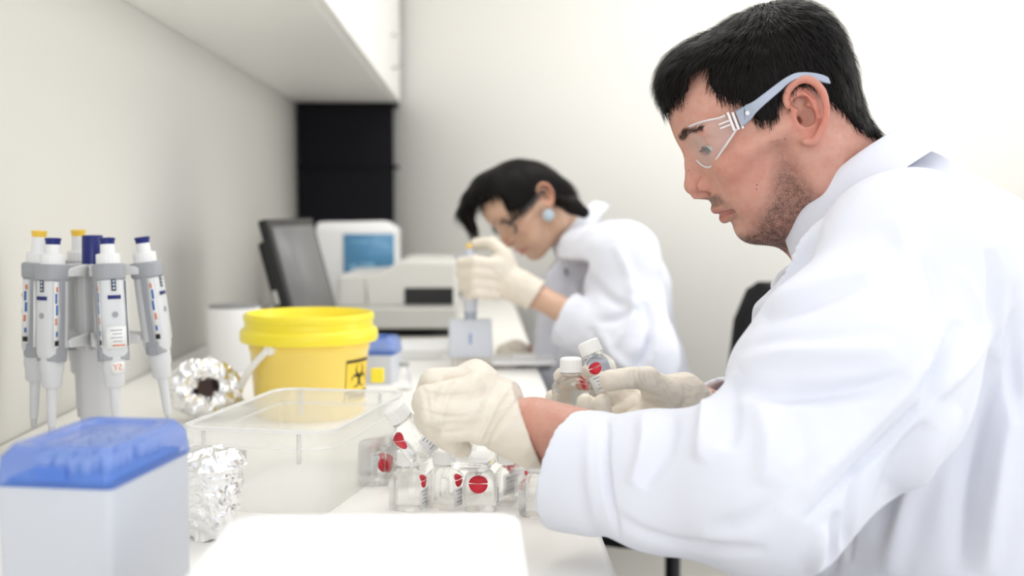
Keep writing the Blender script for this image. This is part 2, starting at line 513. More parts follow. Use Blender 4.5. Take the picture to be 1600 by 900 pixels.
def strands(V, N, idx, dirf, length, width, lift, seg=3, jit=0.35, rng=None):
    """thin tapered hair strips rooted on surface points -> V, Q arrays (tris as quads)"""
    rng = rng or np.random.RandomState(3)
    n = len(idx); p = V[idx].copy(); nn = N[idx]
    d = dirf(p, nn) + rng.normal(0, jit, (n, 3)) * 0.6
    d -= nn * (d * nn).sum(1, keepdims=True) * 0.92
    d /= np.linalg.norm(d, axis=1, keepdims=True) + 1e-9
    L = length * rng.uniform(0.6, 1.25, n)[:, None]
    s = np.cross(d, nn); s /= np.linalg.norm(s, axis=1, keepdims=True) + 1e-9
    rings = []
    cv = rng.uniform(0.3, 1.0, (n, 1)) * lift
    for k in range(seg + 1):
        t = k / seg
        c = p + d * (L * t) + nn * (cv * math.sin(math.pi * min(1, t * .8)) ) - nn * 0.0006 * (k == 0)
        w = width * (1 - 0.85 * t)
        rings.append((c - s * w, c + s * w))
    VV = np.concatenate([np.stack([r[0], r[1]], 1).reshape(-1, 3) for r in rings])
    Q = []
    base = np.arange(n) * 2
    for k in range(seg):
        o0 = k * 2 * n; o1 = (k + 1) * 2 * n
        Q.append(np.stack([o0 + base, o0 + base + 1, o1 + base + 1, o1 + base], 1))
    return VV, np.concatenate(Q)
# ------------------------------------------------------------------ heads
class HeadFrame:
    """level head frame in metres: x forward out of the face, y to the person's left, z up; origin between the ear holes"""
    def __init__(s, ear_px, y, pitch, mmpx, yaw=0.0, roll=0.0, push=0.0):
        s.ear_px = ear_px; s.mmpx = mmpx; s.pitch = math.radians(pitch)
        o = P(ear_px[0], ear_px[1], y)
        r = (o - CAM_LOC).normalized(); tocam = -r
        ir = r.cross(Vector((0, 0, 1))).normalized(); iu = ir.cross(r).normalized()
        c, n = math.cos(s.pitch), math.sin(s.pitch)
        f = -ir * c - iu * n; u = iu * c - ir * n
        Ry = Matrix.Rotation(math.radians(yaw), 3, u); f = Ry @ f; w = u.cross(f)
        Rr = Matrix.Rotation(math.radians(roll), 3, f); u = Rr @ u; w = Rr @ w
        s.o = o + r * push
        s.R = np.array([[f.x, w.x, u.x], [f.y, w.y, u.y], [f.z, w.z, u.z]])
        s.M = Matrix(((f.x, w.x, u.x, s.o.x), (f.y, w.y, u.y, s.o.y), (f.z, w.z, u.z, s.o.z), (0, 0, 0, 1)))
    def L(s, px, py):
        """profile-plane mm (f, z) of a photo pixel"""
        a, b = -(px - s.ear_px[0]), -(py - s.ear_px[1]); c, n = math.cos(s.pitch), math.sin(s.pitch)
        return ((a * c - b * n) * s.mmpx, (b * c + a * n) * s.mmpx)
    def to_world(s, V): return V @ s.R.T + np.array(s.o)
    def to_head(s, p):
        p = np.array(p, dtype=float); return (p - np.array(s.o)) @ s.R

def head_sdf(F, female=False, sc=1.0):
    q = 0.001 * sc
    def m(*p): return [c * q for c in p]
    def A(pr, k): F.add(pr, k * q)
    def Cc(pr, k): F.cut(pr, k * q)
    def E(c, r, R=None): return el(m(*c), m(*r), R)
    def RC(a, b, r1, r2=None): return rc(m(*a), m(*b), r1 * q, (r1 if r2 is None else r2) * q)
    A(E((31, 0, 24), (88, 71, 84)) if not female else E((33, 0, 18), (84, 68, 74)), 0)                      # cranium
    A(E((-10, 0, 30), (50, 66, 60)) if not female else E((-2, 0, 22), (48, 63, 52)), 16)
    A(E((74, 0, 40), (50, 55, 42)), 14)                     # forehead
    bz = 2 if female else 0
    A(E((62, 0, -30), (54, 55, 58)), 16)                    # face mass
    for sg in (1, -1):
        if not female:
            A(RC((108, 8 * sg, 23), (97, 44 * sg, 22), 11.5, 8), 12)   # brow ridge
        else:
            A(RC((107, 8 * sg, 23), (94, 42 * sg, 22), 9, 8), 14)
        A(E((84, 41 * sg, -20), (20, 18, 17)), 14)          # cheekbone
        A(RC((74, 58 * sg, -12), (28, 68 * sg, -4), 8, 7), 14)         # zygomatic arch
        A(RC((16, 56 * sg, -20), (20, 51 * sg, -66), 15, 14), 18)       # ramus
        A(RC((20, 51 * sg, -68), (80, 17 * sg, -88), 13, 13), 16)      # jaw body
        A(E((76, 26 * sg, -56), (22, 22, 25)), 16)          # cheek / mouth pouch
    A(E((84, 0, -88), (16, 22, 14)), 12)                    # chin
    A(E((60, 0, -82), (34, 34, 16)), 16)                    # under jaw
    A(E((90, 0, -50), (19, 26, 22)), 12)                    # maxilla
    for sg in (1, -1):
        Cc(E((120, 31 * sg, 5), (15, 17, 12)), 12)          # sockets
    # nose
    if not female:
        A(RC((112.5, 0, 16), (118.5, 0, -6), 7.5, 7), 9)
        A(RC((118.5, 0, -6), (124.5, 0, -25), 7, 9), 4)
        A(RC((104, 0, 4), (107, 0, -28), 11, 15), 8)
        A(E((125, 0, -27), (8.5, 9.5, 8.5)), 4)
    else:
        A(RC((110, 0, 10), (121, 0, -22), 6.5, 7.5), 9)
        A(RC((104, 0, 0), (107, 0, -28), 10, 14), 8)
    for sg in (1, -1):
        A(E((111.5, 14 * sg, -30), (12, 7.5, 9.5)), 2.5)     # ala
    A(RC((112, 0, -42), (126, 0, -36), 4.2, 4.6), 2.5)          # columella
    for sg in (1, -1):
        Cc(E((119, 12 * sg, -38), (8, 6.8, 4.4)), 1.0)
        Cc(RC((117, 9 * sg, -38), (110, 8 * sg, -26), 3.4, 2.5), 1)       # nostril
        Cc(RC((105, 23 * sg, -20), (98, 23 * sg, -34), 2.2), 3)
        Cc(RC((101, 25 * sg, -36), (95, 33 * sg, -54), 1.2), 5)       # alar crease
    # lips
    for sg in (1, -1):
        A(RC((112, 3 * sg, -57), (101.5, 25 * sg, -61.5), 5.0, 3.0), 3)
        A(RC((107, 3 * sg, -69), (99.5, 24 * sg, -66.5), 5.4, 3.4), 3)
    for sg in (1, -1):
        Cc(RC((118, 0, -63.2), (112, 10 * sg, -63), 1.5), 1.6)
        Cc(RC((112, 10 * sg, -63), (99.5, 30 * sg, -64.0), 1.7, 2.0), 2.0)
    # eyelids (lowered gaze) with an almond opening
    for sg in (1, -1):
        A(E((93, 31 * sg, 5), (14.6, 15.5, 13.2)), 4)
        Cc(E((109, 33 * sg, 2.8), (14, 16, 4.8 if not female else 2.5)), 0.8)
        A(RC((106, 18 * sg, 12.5), (101, 45 * sg, 9.5), 2.2, 2.2), 4)
    # ears: contour measured in profile (f, z)
    ear = EAR; es = .84 if female else 1.0; q = q * es
    for sg in (1, -1):
        w0 = 70 / es - (2 if female else 0)
        def e3(f, w, z): return (f + 15 / es, (w0 + w + 0.30 * max(0, 4 - f)) * sg, z)
        A(E(e3(-6, 2.5, 2), (14, 4.2, 25)), 4)
        for (p1, q1, r1), (p2, q2, r2) in zip(ear[:-1], ear[1:]):
            A(RC(e3(p1, 7.5, q1), e3(p2, 7.5, q2), r1, r2), 2.0)
        A(E(e3(2, 2, -20), (7, 3.2, 8)), 4)                # lobe
        A(RC(e3(-8, 5.5, 20), e3(-14.5, 6.5, 8), 2.2, 2.6), 2)       # antihelix
        A(RC(e3(-14.5, 6.5, 8), e3(-12, 6, -6), 2.6), 2)
        A(RC(e3(-12, 6, -6), e3(-3, 5, -12), 2.6, 2.8), 2)
        A(RC(e3(7, 2, 5), e3(6, 4, -5), 3.4, 3.0), 2)      # tragus
        A(RC(e3(8, 1, 14), e3(-3, 1.5, 7), 2.0, 1.4), 2)   # helix root
        Cc(E(e3(-4, 5, -2), (8.5, 14, 10)), 2)           # concha
        Cc(RC(e3(0, 0, -3), e3(4, -20, -3), 4.4, 3), 1.5)
        Cc(E(e3(-3, 6, 12.5), (8, 9, 5.5)), 2)
        Cc(RC(e3(-12, 6.5, 22), e3(-19, 7, 10), 2.2), 1.2)
        Cc(RC(e3(-19, 7, 10), e3(-17, 6.5, -6), 2.0), 1.2)

def _spl(pts, n=4):
    """Catmull-Rom through the points"""
    P_ = [pts[0]] + list(pts) + [pts[-1]]; out = []
    for i in range(1, len(P_) - 2):
        p0, p1, p2, p3 = [np.array(P_[j], dtype=float) for j in (i - 1, i, i + 1, i + 2)]
        for k in range(n):
            t = k / n
            out.append(0.5 * (2 * p1 + (p2 - p0) * t + (2 * p0 - 5 * p1 + 4 * p2 - p3) * t * t + (3 * p1 - p0 - 3 * p2 + p3) * t ** 3))
    out.append(np.array(pts[-1], dtype=float)); return [tuple(o) for o in out]
EAR = _spl([(9, 12, 2.0), (8, 21, 2.8), (1, 29, 3.2), (-10, 32, 3.3), (-19, 27, 3.3), (-24, 15, 3.3), (-23, 1, 3.0), (-18, -11, 2.8), (-10, -21, 3.2), (-2, -27, 3.6), (5, -24, 3.4)])

def skin_cols(Vh, female=False, base=(0.60, 0.36, 0.27), sc=1.0):
    """pigment per vertex, Vh in head frame metres"""
    v = Vh / (0.001 * sc); f, w, z = v[:, 0], np.abs(v[:, 1]), v[:, 2]
    n = len(v); col = np.tile(np.array(base), (n, 1))
    def blend(mask, c): 
        nonlocal col
        mask = np.clip(mask, 0, 1)[:, None]; col = col * (1 - mask) + np.array(c) * mask
    def blob(c, r): return np.exp(-(((f - c[0]) / r[0]) ** 2 + ((w - c[1]) / r[1]) ** 2 + ((z - c[2]) / r[2]) ** 2))
    red = (base[0] * .95, base[1] * .72, base[2] * .68)
    blend(blob((85, 48, -28), (26, 22, 22)) * (.55 if not female else .4), red)
    blend(blob((120, 4, -28), (14, 18, 12)) * .7, red)
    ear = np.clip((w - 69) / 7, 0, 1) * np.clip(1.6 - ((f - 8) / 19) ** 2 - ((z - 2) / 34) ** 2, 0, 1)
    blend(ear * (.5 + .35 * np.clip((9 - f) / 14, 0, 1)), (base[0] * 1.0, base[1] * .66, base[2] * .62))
    lipc = (0.44, 0.175, 0.145) if not female else (0.60, 0.25, 0.22)
    zl = -64 + 0 * f
    lip = np.clip(1 - ((z + 63.8) / (9.5 - 0.0085 * w ** 2)) ** 4, 0, 1) * (w < 28) * (f > 94)
    blend(lip * .85, lipc)
    # lids a little darker
    blend(blob((100, 31, -1), (10, 18, 8)) * .35, (base[0] * .75, base[1] * .6, base[2] * .6))
    blend(((f < -12) & (z < 0)) * .0, base)
    beard = np.zeros(n)
    if not female:
        bp = [(52, 10), (48, -28), (64, -60), (80, -76), (96, -90), (110, -130), (30, -125), (20, -96), (29, -52), (34, -26), (37, 0)]
        dd, _, _ = polydist(f, z, bp + [bp[0]])
        ins = np.zeros(n, bool)
        for (x1, y1), (x2, y2) in zip(bp, bp[1:] + bp[:1]):
            ins ^= ((y1 > z) != (y2 > z)) & (f < (x2 - x1) * (z - y1) / (y2 - y1 + 1e-9) + x1)
        jaw = np.clip(np.where(ins, dd, -dd) / 17 + .34, 0, 1); side = 0 * jaw
        jaw *= .45 + .55 * np.clip((-20 - z) / 50, 0, 1)
        mous = np.clip(1.5 - 1.5 * ((z + 48.5) / 7.5) ** 2, 0, 1) * np.clip((33 - w) / 9, 0, 1) * (f > 80)
        chin = np.clip((-86 - z) / 9, 0, 1) * (f > 60); chin = np.maximum(chin, blob((106, 0, -77), (9, 7, 3.5)) * .8)
        corner = blob((98, 27, -62), (12, 8, 12)) * .6
        beard = np.clip(np.maximum.reduce([side * .8, jaw * .9, mous * .95, chin, corner]), 0, 1)
        beard *= np.clip((z + 150) / 30, 0, 1)
        beard *= 1 - lip * .95
        under = np.clip((-104 - z) / 12, 0, 1) * np.clip((60 - f) / 20, 0, 1)
        beard *= 1 - .6 * under
        beard *= (w < 71)
        blend(beard * .30, (0.34, 0.19, 0.15))
    # brows
    if female: bl = [(112, 6, 17), (108, 20, 24), (98, 38, 24)]
    else: bl = [(114, 18, 23.5), (110, 28, 26.5), (99, 46, 24)]
    bm = 0
    for a, b in zip(bl[:-1], bl[1:]):
        a = np.array(a); b = np.array(b); ab = b - a
        P3 = np.stack([f, w, z], 1); h = np.clip((P3 - a) @ ab / (ab @ ab), 0, 1)
        D3 = (P3 - a - h[:, None] * ab) * np.array([.05, .7, 1])
        d = np.linalg.norm(D3, axis=1)
        bm = np.maximum(bm, np.clip(1.5 - d / (3.4 if not female else 2.4), 0, 1) * (f > 70))
    blend(bm * .7, (0.06, 0.035, 0.028))
    return col, beard, bm

def axis(lo, hi, fine):
    """non-uniform grid line: fine = [(a, b, h)...] over a coarse 6 mm step"""
    pts = []; x = lo
    while x < hi:
        h = 0.006
        for a, b, hh in fine:
            if a <= x < b: h = hh; break
        pts.append(x); x += h
    return pts
# ------------------------------------------------------------------ the man in front
M_WHITE_COAT = attr = None
COAT = mat('coat_cotton', (0.76, 0.775, 0.85), rough=0.85, spec=0.15, sheen=0.15, bump=0.12, bscale=900)
SKIN = attr_mat('skin_man', rough=0.5, sss=0.12, beard=True, bump=0.12, bscale=420, spec=0.35)
SKINW = attr_mat('skin_woman', rough=0.45, sss=0.25, bump=0.05, bscale=420)
HAIR = mat('black_hair', (0.006, 0.0045, 0.004), rough=0.45, spec=0.16)
GLOVE = mat('latex_glove', (0.79, 0.72, 0.615), rough=0.55, spec=0.35, sss=0.1, bump=0.35, bscale=140, mottle=0.06, mscale=30)
EYEW = mat('eye_white', (0.75, 0.72, 0.68), rough=0.15)
IRIS = mat('eye_iris', (0.05, 0.06, 0.05), rough=0.1)
TROUS = mat('grey_trousers', (0.10, 0.11, 0.14), rough=0.9)

HM = HeadFrame((1250, 182), 1.17, 20.8, 0.665, yaw=12)
man_base = Vector((P(1480, 450, 1.17).x, 1.17, 0.0))

J = dict(
    neck=P(1352, 332, 1.185), chest=P(1440, 500, 1.18), belly=P(1475, 760, 1.18), pelvis=P(1490, 1080, 1.18),
    shL=P(1432, 415, 1.00), shR=P(1370, 400, 1.35),
    elL=P(1215, 785, 0.90), wrL=P(835, 667, 1.035), hdL=P(770, 642, 1.03),
    elR=P(1200, 720, 1.45), wrR=P(1095, 640, 1.272), hdR=P(1055, 630, 1.25))

def man_body():
    H = lambda p: HM.to_head(p)
    pts = [H(J[k]) for k in J]
    knee = [Vector((0.14, 1.02, 0.50)), Vector((0.16, 1.34, 0.50))]
    foot = [Vector((0.10, 1.02, 0.09)), Vector((0.12, 1.34, 0.09))]
    allp = np.array(pts + [H(k) for k in knee + foot])
    lo = allp.min(0) - 0.2; hi = allp.max(0) + 0.2
    lo = np.minimum(lo, [-.2, -.2, -.3]); hi = np.maximum(hi, [.2, .2, .16])
    F = Field(axis(lo[0], hi[0], [(.05, .14, .0010), (-.08, .05, .0017)]),
              axis(lo[1], hi[1], [(-.09, .09, .0014)]),
              axis(lo[2], hi[2], [(-.125, .05, .0011), (.05, .11, .0022)]))
    head_sdf(F)
    # neck
    nb = H(J['neck'])
    F.add(rc((-0.004, 0, -0.045), nb, 0.055, 0.056), 0.024)
    F.add(rc((0.045, 0, -0.085), nb + np.array([0.03, 0, -0.03]), 0.034, 0.04), 0.025)
    F.add(rc((0.002, 0.052, -0.04), nb + np.array([.045, .01, -.03]), 0.012, 0.012), 0.022)
    ch, be, pe = H(J['chest']), H(J['belly']), H(J['pelvis'])
    sl, sr = H(J['shL']), H(J['shR'])
    nl = nb * .55 + ch * .45; F.add(rc(nb, ch, 0.055, 0.11), 0.03); F.add(rc(ch, be, 0.115, 0.105), 0.06); F.add(rc(be, pe, 0.11, 0.12), 0.06)
    F.add(rc(nl, sl, 0.04, 0.055), 0.03); F.add(rc(nl, sr, 0.04, 0.055), 0.03)
    F.add(rc(ch, sl, 0.09, 0.05), 0.05); F.add(rc(ch, sr, 0.09, 0.05), 0.05)
    for s in 'LR':
        s0, e0, w0, h0 = [H(J[k + s]) for k in ('sh', 'el', 'wr', 'hd')]
        F.add(rc(s0, e0, 0.05, 0.038), 0.03)
        F.add(rc(e0, w0, 0.036, 0.0275), 0.012)
        F.add(rc(w0, h0, 0.0255 if s == 'L' else .020, 0.012), 0.006)
    for k, ft in zip(knee, foot):
        F.add(rc(pe, H(k), 0.095, 0.06), 0.04); F.add(rc(H(k), H(ft), 0.058, 0.04), 0.02)
        F.add(rc(H(ft), H(ft + Vector((-0.16, 0, -0.045))), 0.042, 0.03), 0.02)
    V, Q = F.mesh(); V = relax(V, Q, 1, 0.5)
    N = normals(V, Q)
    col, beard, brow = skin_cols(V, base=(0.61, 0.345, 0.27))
    W = HM.to_world(V); NW = N @ HM.R.T
    # legs and pelvis carry trouser pigment below the coat, shoes below that
    low = W[:, 2] < 0.72
    col[low & (W[:, 0] > -0.3) & (W[:, 2] < 0.68)] = (0.05, 0.055, 0.075)
    col[W[:, 2] < 0.10] = (0.015, 0.015, 0.015)
    beard[low] = 0
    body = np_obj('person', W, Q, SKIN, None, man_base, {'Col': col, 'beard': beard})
    tag(body, 'man with short black hair in a white lab coat, nearest the camera, handling small bottles', 'person')
    # hair -----------------------------------------------------------
    G = Field(np.arange(-.085, .155, .0016), np.arange(-.095, .095, .0018), np.arange(-.07, .13, .0016))
    head = Field(G.X, G.Y, G.Z)
    q = 0.001
    head.add(el((.031, 0, .024), (.088, .071, .084))); head.add(el((-.01, 0, .03), (.050, .066, .060)), .016)
    head.add(el((.074, 0, .04), (.05, .055, .042)), .014)
    head.add(rc((.074, .058, -.012), (.028, .068, -.004), .008, .007), .014); head.add(rc((.074, -.058, -.012), (.028, -.068, -.004), .008, .007), .014)
    head.add(rc((.004, .056, -.02), (.010, .05, -.066), .015, .014), .018); head.add(rc((.004, -.056, -.02), (.010, -.05, -.066), .015, .014), .018)
    head.add(rc((-0.004, 0, -0.045), nb, 0.056, 0.062), 0.024)
    G.add(el((.020, 0, .040), (.084, .0755, .079))); G.add(el((-.010, 0, .058), (.056, .067, .058)), .012)
    G.add(el((.074, 0, .070), (.054, .056, .043)), .012)
    G.F = smin(G.F, head.F - 0.0035, 0.006)
    poly = [(1006, 178), (1030, 186), (1043, 182), (1052, 163), (1068, 143), (1088, 118), (1108, 100), (1116, 106), (1112, 132), (1122, 148), (1156, 157), (1170, 178), (1190, 193),
            (1207, 188), (1214, 164), (1228, 148), (1240, 138), (1262, 132), (1280, 144), (1290, 160), (1302, 184), (1322, 205), (1352, 215), (1420, 215), (1420, -90), (960, -90), (960, 170)]
    pl = []
    for i, p in enumerate(poly):
        k = .001 if i < 4 or p[0] < 1000 or p[1] < 0 else (.00097 if i < 6 else .00094)
        l = HM.L(*p); side = 5 <= i <= 19
        pl.append((l[0] * k + (.0125 if side else 0), l[1] * k))
    XX, ZZ = np.meshgrid(G.X, G.Z, indexing='ij')
    d, _, _ = polydist(XX, ZZ, pl + [pl[0]])
    ins = np.zeros(XX.shape, bool)
    for (x1, y1), (x2, y2) in zip(pl, pl[1:] + pl[:1]):
        c = ((y1 > ZZ) != (y2 > ZZ)) & (XX < (x2 - x1) * (ZZ - y1) / (y2 - y1 + 1e-12) + x1); ins ^= c
    sd = np.where(ins, -d, d).astype(np.float32)[:, None, :]
    tuft = vnoise(np.stack(np.meshgrid(G.X, G.Y, G.Z, indexing='ij'), -1).reshape(-1, 3), 130, 3).reshape(G.F.shape)
    G.F = smax(G.F + 0.0012 * tuft.astype(np.float32), sd + 0.0022 * tuft.astype(np.float32), 0.006)
    V, Q = G.mesh(); V = relax(V, Q, 2, .5); N = normals(V, Q)
    rng = np.random.RandomState(5)
    outer = np.nonzero((N * (V - np.array([.02, 0, .02]))).sum(1) > 0.02)[0]
    idx = rng.choice(outer, 15000)
    def flow(p, nn):
        d = np.zeros_like(p)
        top = np.clip((p[:, 2] - .055) / .05, 0, 1); fr = np.clip((p[:, 0] + .02) / .06, 0, 1)
        d[:, 0] = (.25 + 1.0 * top) * (fr * 1.3 - .35)
        d[:, 1] = np.sign(p[:, 1]) * .25 * top * 0.5
        d[:, 2] = -1.0 + .55 * top
        return d
    SV, SQ = strands(V, N, idx, flow, .017, .00045, .0035, 3, .22, rng)
    n0 = len(V)
    np_obj('hair', HM.to_world(np.concatenate([V, SV])), np.concatenate([Q, SQ + n0]), HAIR, body, man_base)
    # eyebrow and lash hairs, short whiskers
    Vb = HM.to_head(W); Nb = NW @ HM.R
    def bf(p, nn):
        d = np.zeros_like(p); d[:, 0] = -.5; d[:, 1] = np.sign(p[:, 1]) * .8; d[:, 2] = .25; return d
    for sg in (1, -1):
        bi = np.nonzero((brow > .45) & (Vb[:, 1] * sg > 0))[0]; bi = rng.choice(bi, 330)
        A1, B1 = strands(Vb, Nb, bi, bf, .006, .00020, .001, 2, .25, rng)
        np_obj('eyebrow', HM.to_world(A1), B1, HAIR, body, man_base)
    wi = np.nonzero(beard > .04)[0]; pw = beard[wi] ** 1.4 * (.45 + .55 * (vnoise(Vb[wi], 120, 6) > -.1)); wi = rng.choice(wi, 9000, p=pw / pw.sum())
    def wf(p, nn):
        d = np.zeros_like(p); d[:, 2] = -1; d[:, 0] = .3; return d + nn * .0
    A2, B2 = strands(Vb, Nb, wi, wf, .0021, .00012, .0005, 1, .5, rng)
    np_obj('stubble', HM.to_world(A2), B2, HAIR, body, man_base)
    # eyes
    for sg in (1, -1):
        mb = MB(); c = Vector((.0925, .031 * sg, .0045)); r = .0122
        prof = [(math.sin(t) * r, -math.cos(t) * r) for t in np.linspace(0.02, math.pi - .02, 14)]
        mb.lathe(prof, 20, Matrix.Translation(c))
        o = mb.build('eye', EYEW, body); o.data.transform(HM.M); o.data.transform(Matrix.Translation(-man_base))
        g = Vector((.93, .05 * sg + .12, -.34)).normalized()
        mb = MB(); Mx = Matrix.Translation(c + g * (r * .87)) @ g.to_track_quat('Z', 'Y').to_matrix().to_4x4()
        mb.lathe([(.0058, 0), (.0052, .0014), (.003, .0022), (.0004, .0026)], 16, Mx)
        i = mb.build('iris', IRIS, o); i.data.transform(HM.M); i.data.transform(Matrix.Translation(-man_base))
        # lashes
        mb = MB()
        for t in np.linspace(-1, 1, 22):
            a = Vector((.1065 - .005 * t * t, (.0315 + .0115 * t) * sg, .0068 - .003 * t * t)); e = a + Vector((.005, .002 * t * sg, -.0030))
            mb.tube([a, (a + e) / 2 + Vector((0, 0, -.001)), e], [.00018, .00014, .00005], 3)
        l = mb.build('eyelashes', HAIR, body); l.data.transform(HM.M); l.data.transform(Matrix.Translation(-man_base))
    return body
man = man_body()
# ------------------------------------------------------------------ his safety glasses, gloves and coat
GLASS_CLEAR = mat('clear_polycarbonate', (0.95, 0.97, 0.98), rough=0.04, alpha=0.09, spec=1.0)
FROST = mat('frosted_polycarbonate', (0.52, 0.58, 0.70), rough=0.3, trans=0.25, ior=1.3, spec=0.6)
HINGE = mat('hinge_plastic', (0.93, 0.92, 0.92), rough=0.15, trans=0.25, spec=0.6)

def head_obj(mb, name, m, parent, HF, base, **kw):
    o = mb.build(name, m, parent, **kw)
    o.data.transform(HF.M); o.data.transform(Matrix.Translation(-Vector(base)))
    return o

def safety_glasses():
    base = HM.o.copy()
    g = thing('safety_glasses', 'clear wraparound safety glasses worn by the man in front', 'glasses', base)
    # lens: wraps round a horizontal ellipse in front of the eyes
    def lens_pt(th, z):
        a, b = 0.052, 0.067
        return Vector((0.069 + a * math.cos(th), b * math.sin(th), z + .002))
    for sg in (1, -1):
        us = np.linspace(0.07, 1.36, 22); rows = 10; mb = MB(); vs = []; fs = []
        for i, th in enumerate(us):
            t = (th - .07) / 1.29
            top = .0240 + .0040 * math.sin(math.pi * min(1, t * 1.1)) + .001 * t
            bot = .002 - .0185 * math.sin(math.pi / 2 * min(1, t / .40)) ** .9 + (.0255 * ((t - .40) / .60) ** 1.15 if t > .40 else 0)
            for j in range(rows):
                vs.append(lens_pt(th * sg, bot + (top - bot) * j / (rows - 1)) + Vector((-.012 * (1 - j / (rows - 1)) * 0.5, 0, 0)))
        for i in range(len(us) - 1):
            for j in range(rows - 1):
                a = i * rows + j; fs.append((a, a + 1, a + rows + 1, a + rows))
        mb.add(vs, fs)
        lens = head_obj(mb, 'lens', GLASS_CLEAR, g, HM, base, solid=0.0022, auto=80)
        edge = MB(); loop = [vs[i * rows] for i in range(len(us))]
        edge.tube(loop, .0011, 6)
        edge.tube([vs[i * rows + rows - 1] for i in range(len(us))], .0010, 6)
        edge.tube([vs[j] for j in range(rows)], .0011, 6)
        head_obj(edge, 'lens_rim', HINGE, lens, HM, base)
        # hinge block with white ribs
        e = lens_pt(1.36 * sg, 0)
        hb = MB()
        for k in range(3):
            hb.box((e.x - .003 - .0042 * k, e.y + .0005 * sg, .0195 - .001 * k), (.0026, .003, .019 - .001 * k))
        hb.box((e.x + .003, e.y, .021), (.012, .002, .0015)); hb.box((e.x + .003, e.y, .017), (.012, .002, .0015))
        head_obj(hb, 'hinge', HINGE, g, HM, base, bevel=.0005)
        # temple arm
        path = [(e.x - .010, e.y + .001 * sg, .0190, .0092), (e.x - .020, .0735 * sg, .0215, .0078), (e.x - .027, .0785 * sg, .0240, .0056), (.042, .0815 * sg, .0278, .0048),
                (.026, .0815 * sg, .0330, .0042), (.016, .083 * sg, .0362, .0032), (.006, .083 * sg, .0365, .0032), (-.006, .081 * sg, .0315, .0040), (-.016, .0785 * sg, .0252, .0046), (-.021, .0775 * sg, .0215, .0034)]
        path = _spl(path, 4); rings = []
        for (x, y, z, h) in path:
            t = .0013
            rings.append([Vector((x, y - t, z - h)), Vector((x, y + t, z - h * .8)), Vector((x, y + t, z + h * .8)), Vector((x, y - t, z + h))])
        am = MB(); am.loft(rings)
        arm = head_obj(am, 'temple_arm', FROST, g, HM, base, bevel=.0006)
        pin = MB(); pin.lathe([(.0021, -.0006), (.0021, .0006)], 14, Matrix.Translation((e.x - .019, .0748 * sg, .0212)) @ Matrix.Rotation(math.pi / 2, 4, 'X'))
        head_obj(pin, 'pin', HINGE, arm, HM, base)
    nb = MB(); nb.tube([lens_pt(-.10, .012), lens_pt(0, .015), lens_pt(.10, .012)], .0022, 8)
    head_obj(nb, 'nose_bridge', GLASS_CLEAR, g, HM, base)
safety_glasses()

def finger(F, pts, r, k=0.004, k0=0.009):
    for i, (a, b) in enumerate(zip(pts[:-1], pts[1:])):
        F.add(rc(a, b, r[i], r[i + 1]), k0 if i == 0 else k)

def glove(name, joints, palm, cut, parent, base, h=0.0011, wr=(0, 0.004), creases=(), lab=None):
    """joints: list of (points, radii); palm: list of rc args; cut = (point, outward dir) cuff opening"""
    allp = np.array([list(p) for pts, r in joints for p in pts] + [list(c) for a in palm for c in a[:2]])
    F = Field.box(allp.min(0) - .04, allp.max(0) + .04, h)
    for a in palm: F.add(rc(*a), 0.016)
    G = None
    for pts, r in joints: 
        K = Field(F.X, F.Y, F.Z)
        finger(K, pts, r, .003, .003)
        F.F = smin(F.F, K.F, np.float32(0.0045))
    p, n = cut
    F.plane_cut(p, n, 0.0015, None, None)
    V, Q = F.mesh(); V = relax(V, Q, 1, .4); N = normals(V, Q)
    d = vnoise(V, 90, 1) * .0007 + vnoise(V, 190, 2) * .0004
    w = 1 - np.abs(vnoise(V * np.array([1, 1, 1.6]), 75, 5))
    V = V + N * (d + wr[1] * .35 * np.clip(w - .75, 0, 1))[:, None]
    if creases:
        V = folds(V, N, [(c[0], c[1], c[2] * 1.7) for c in creases])
    return np_obj(name, V, Q, GLOVE, parent, base)

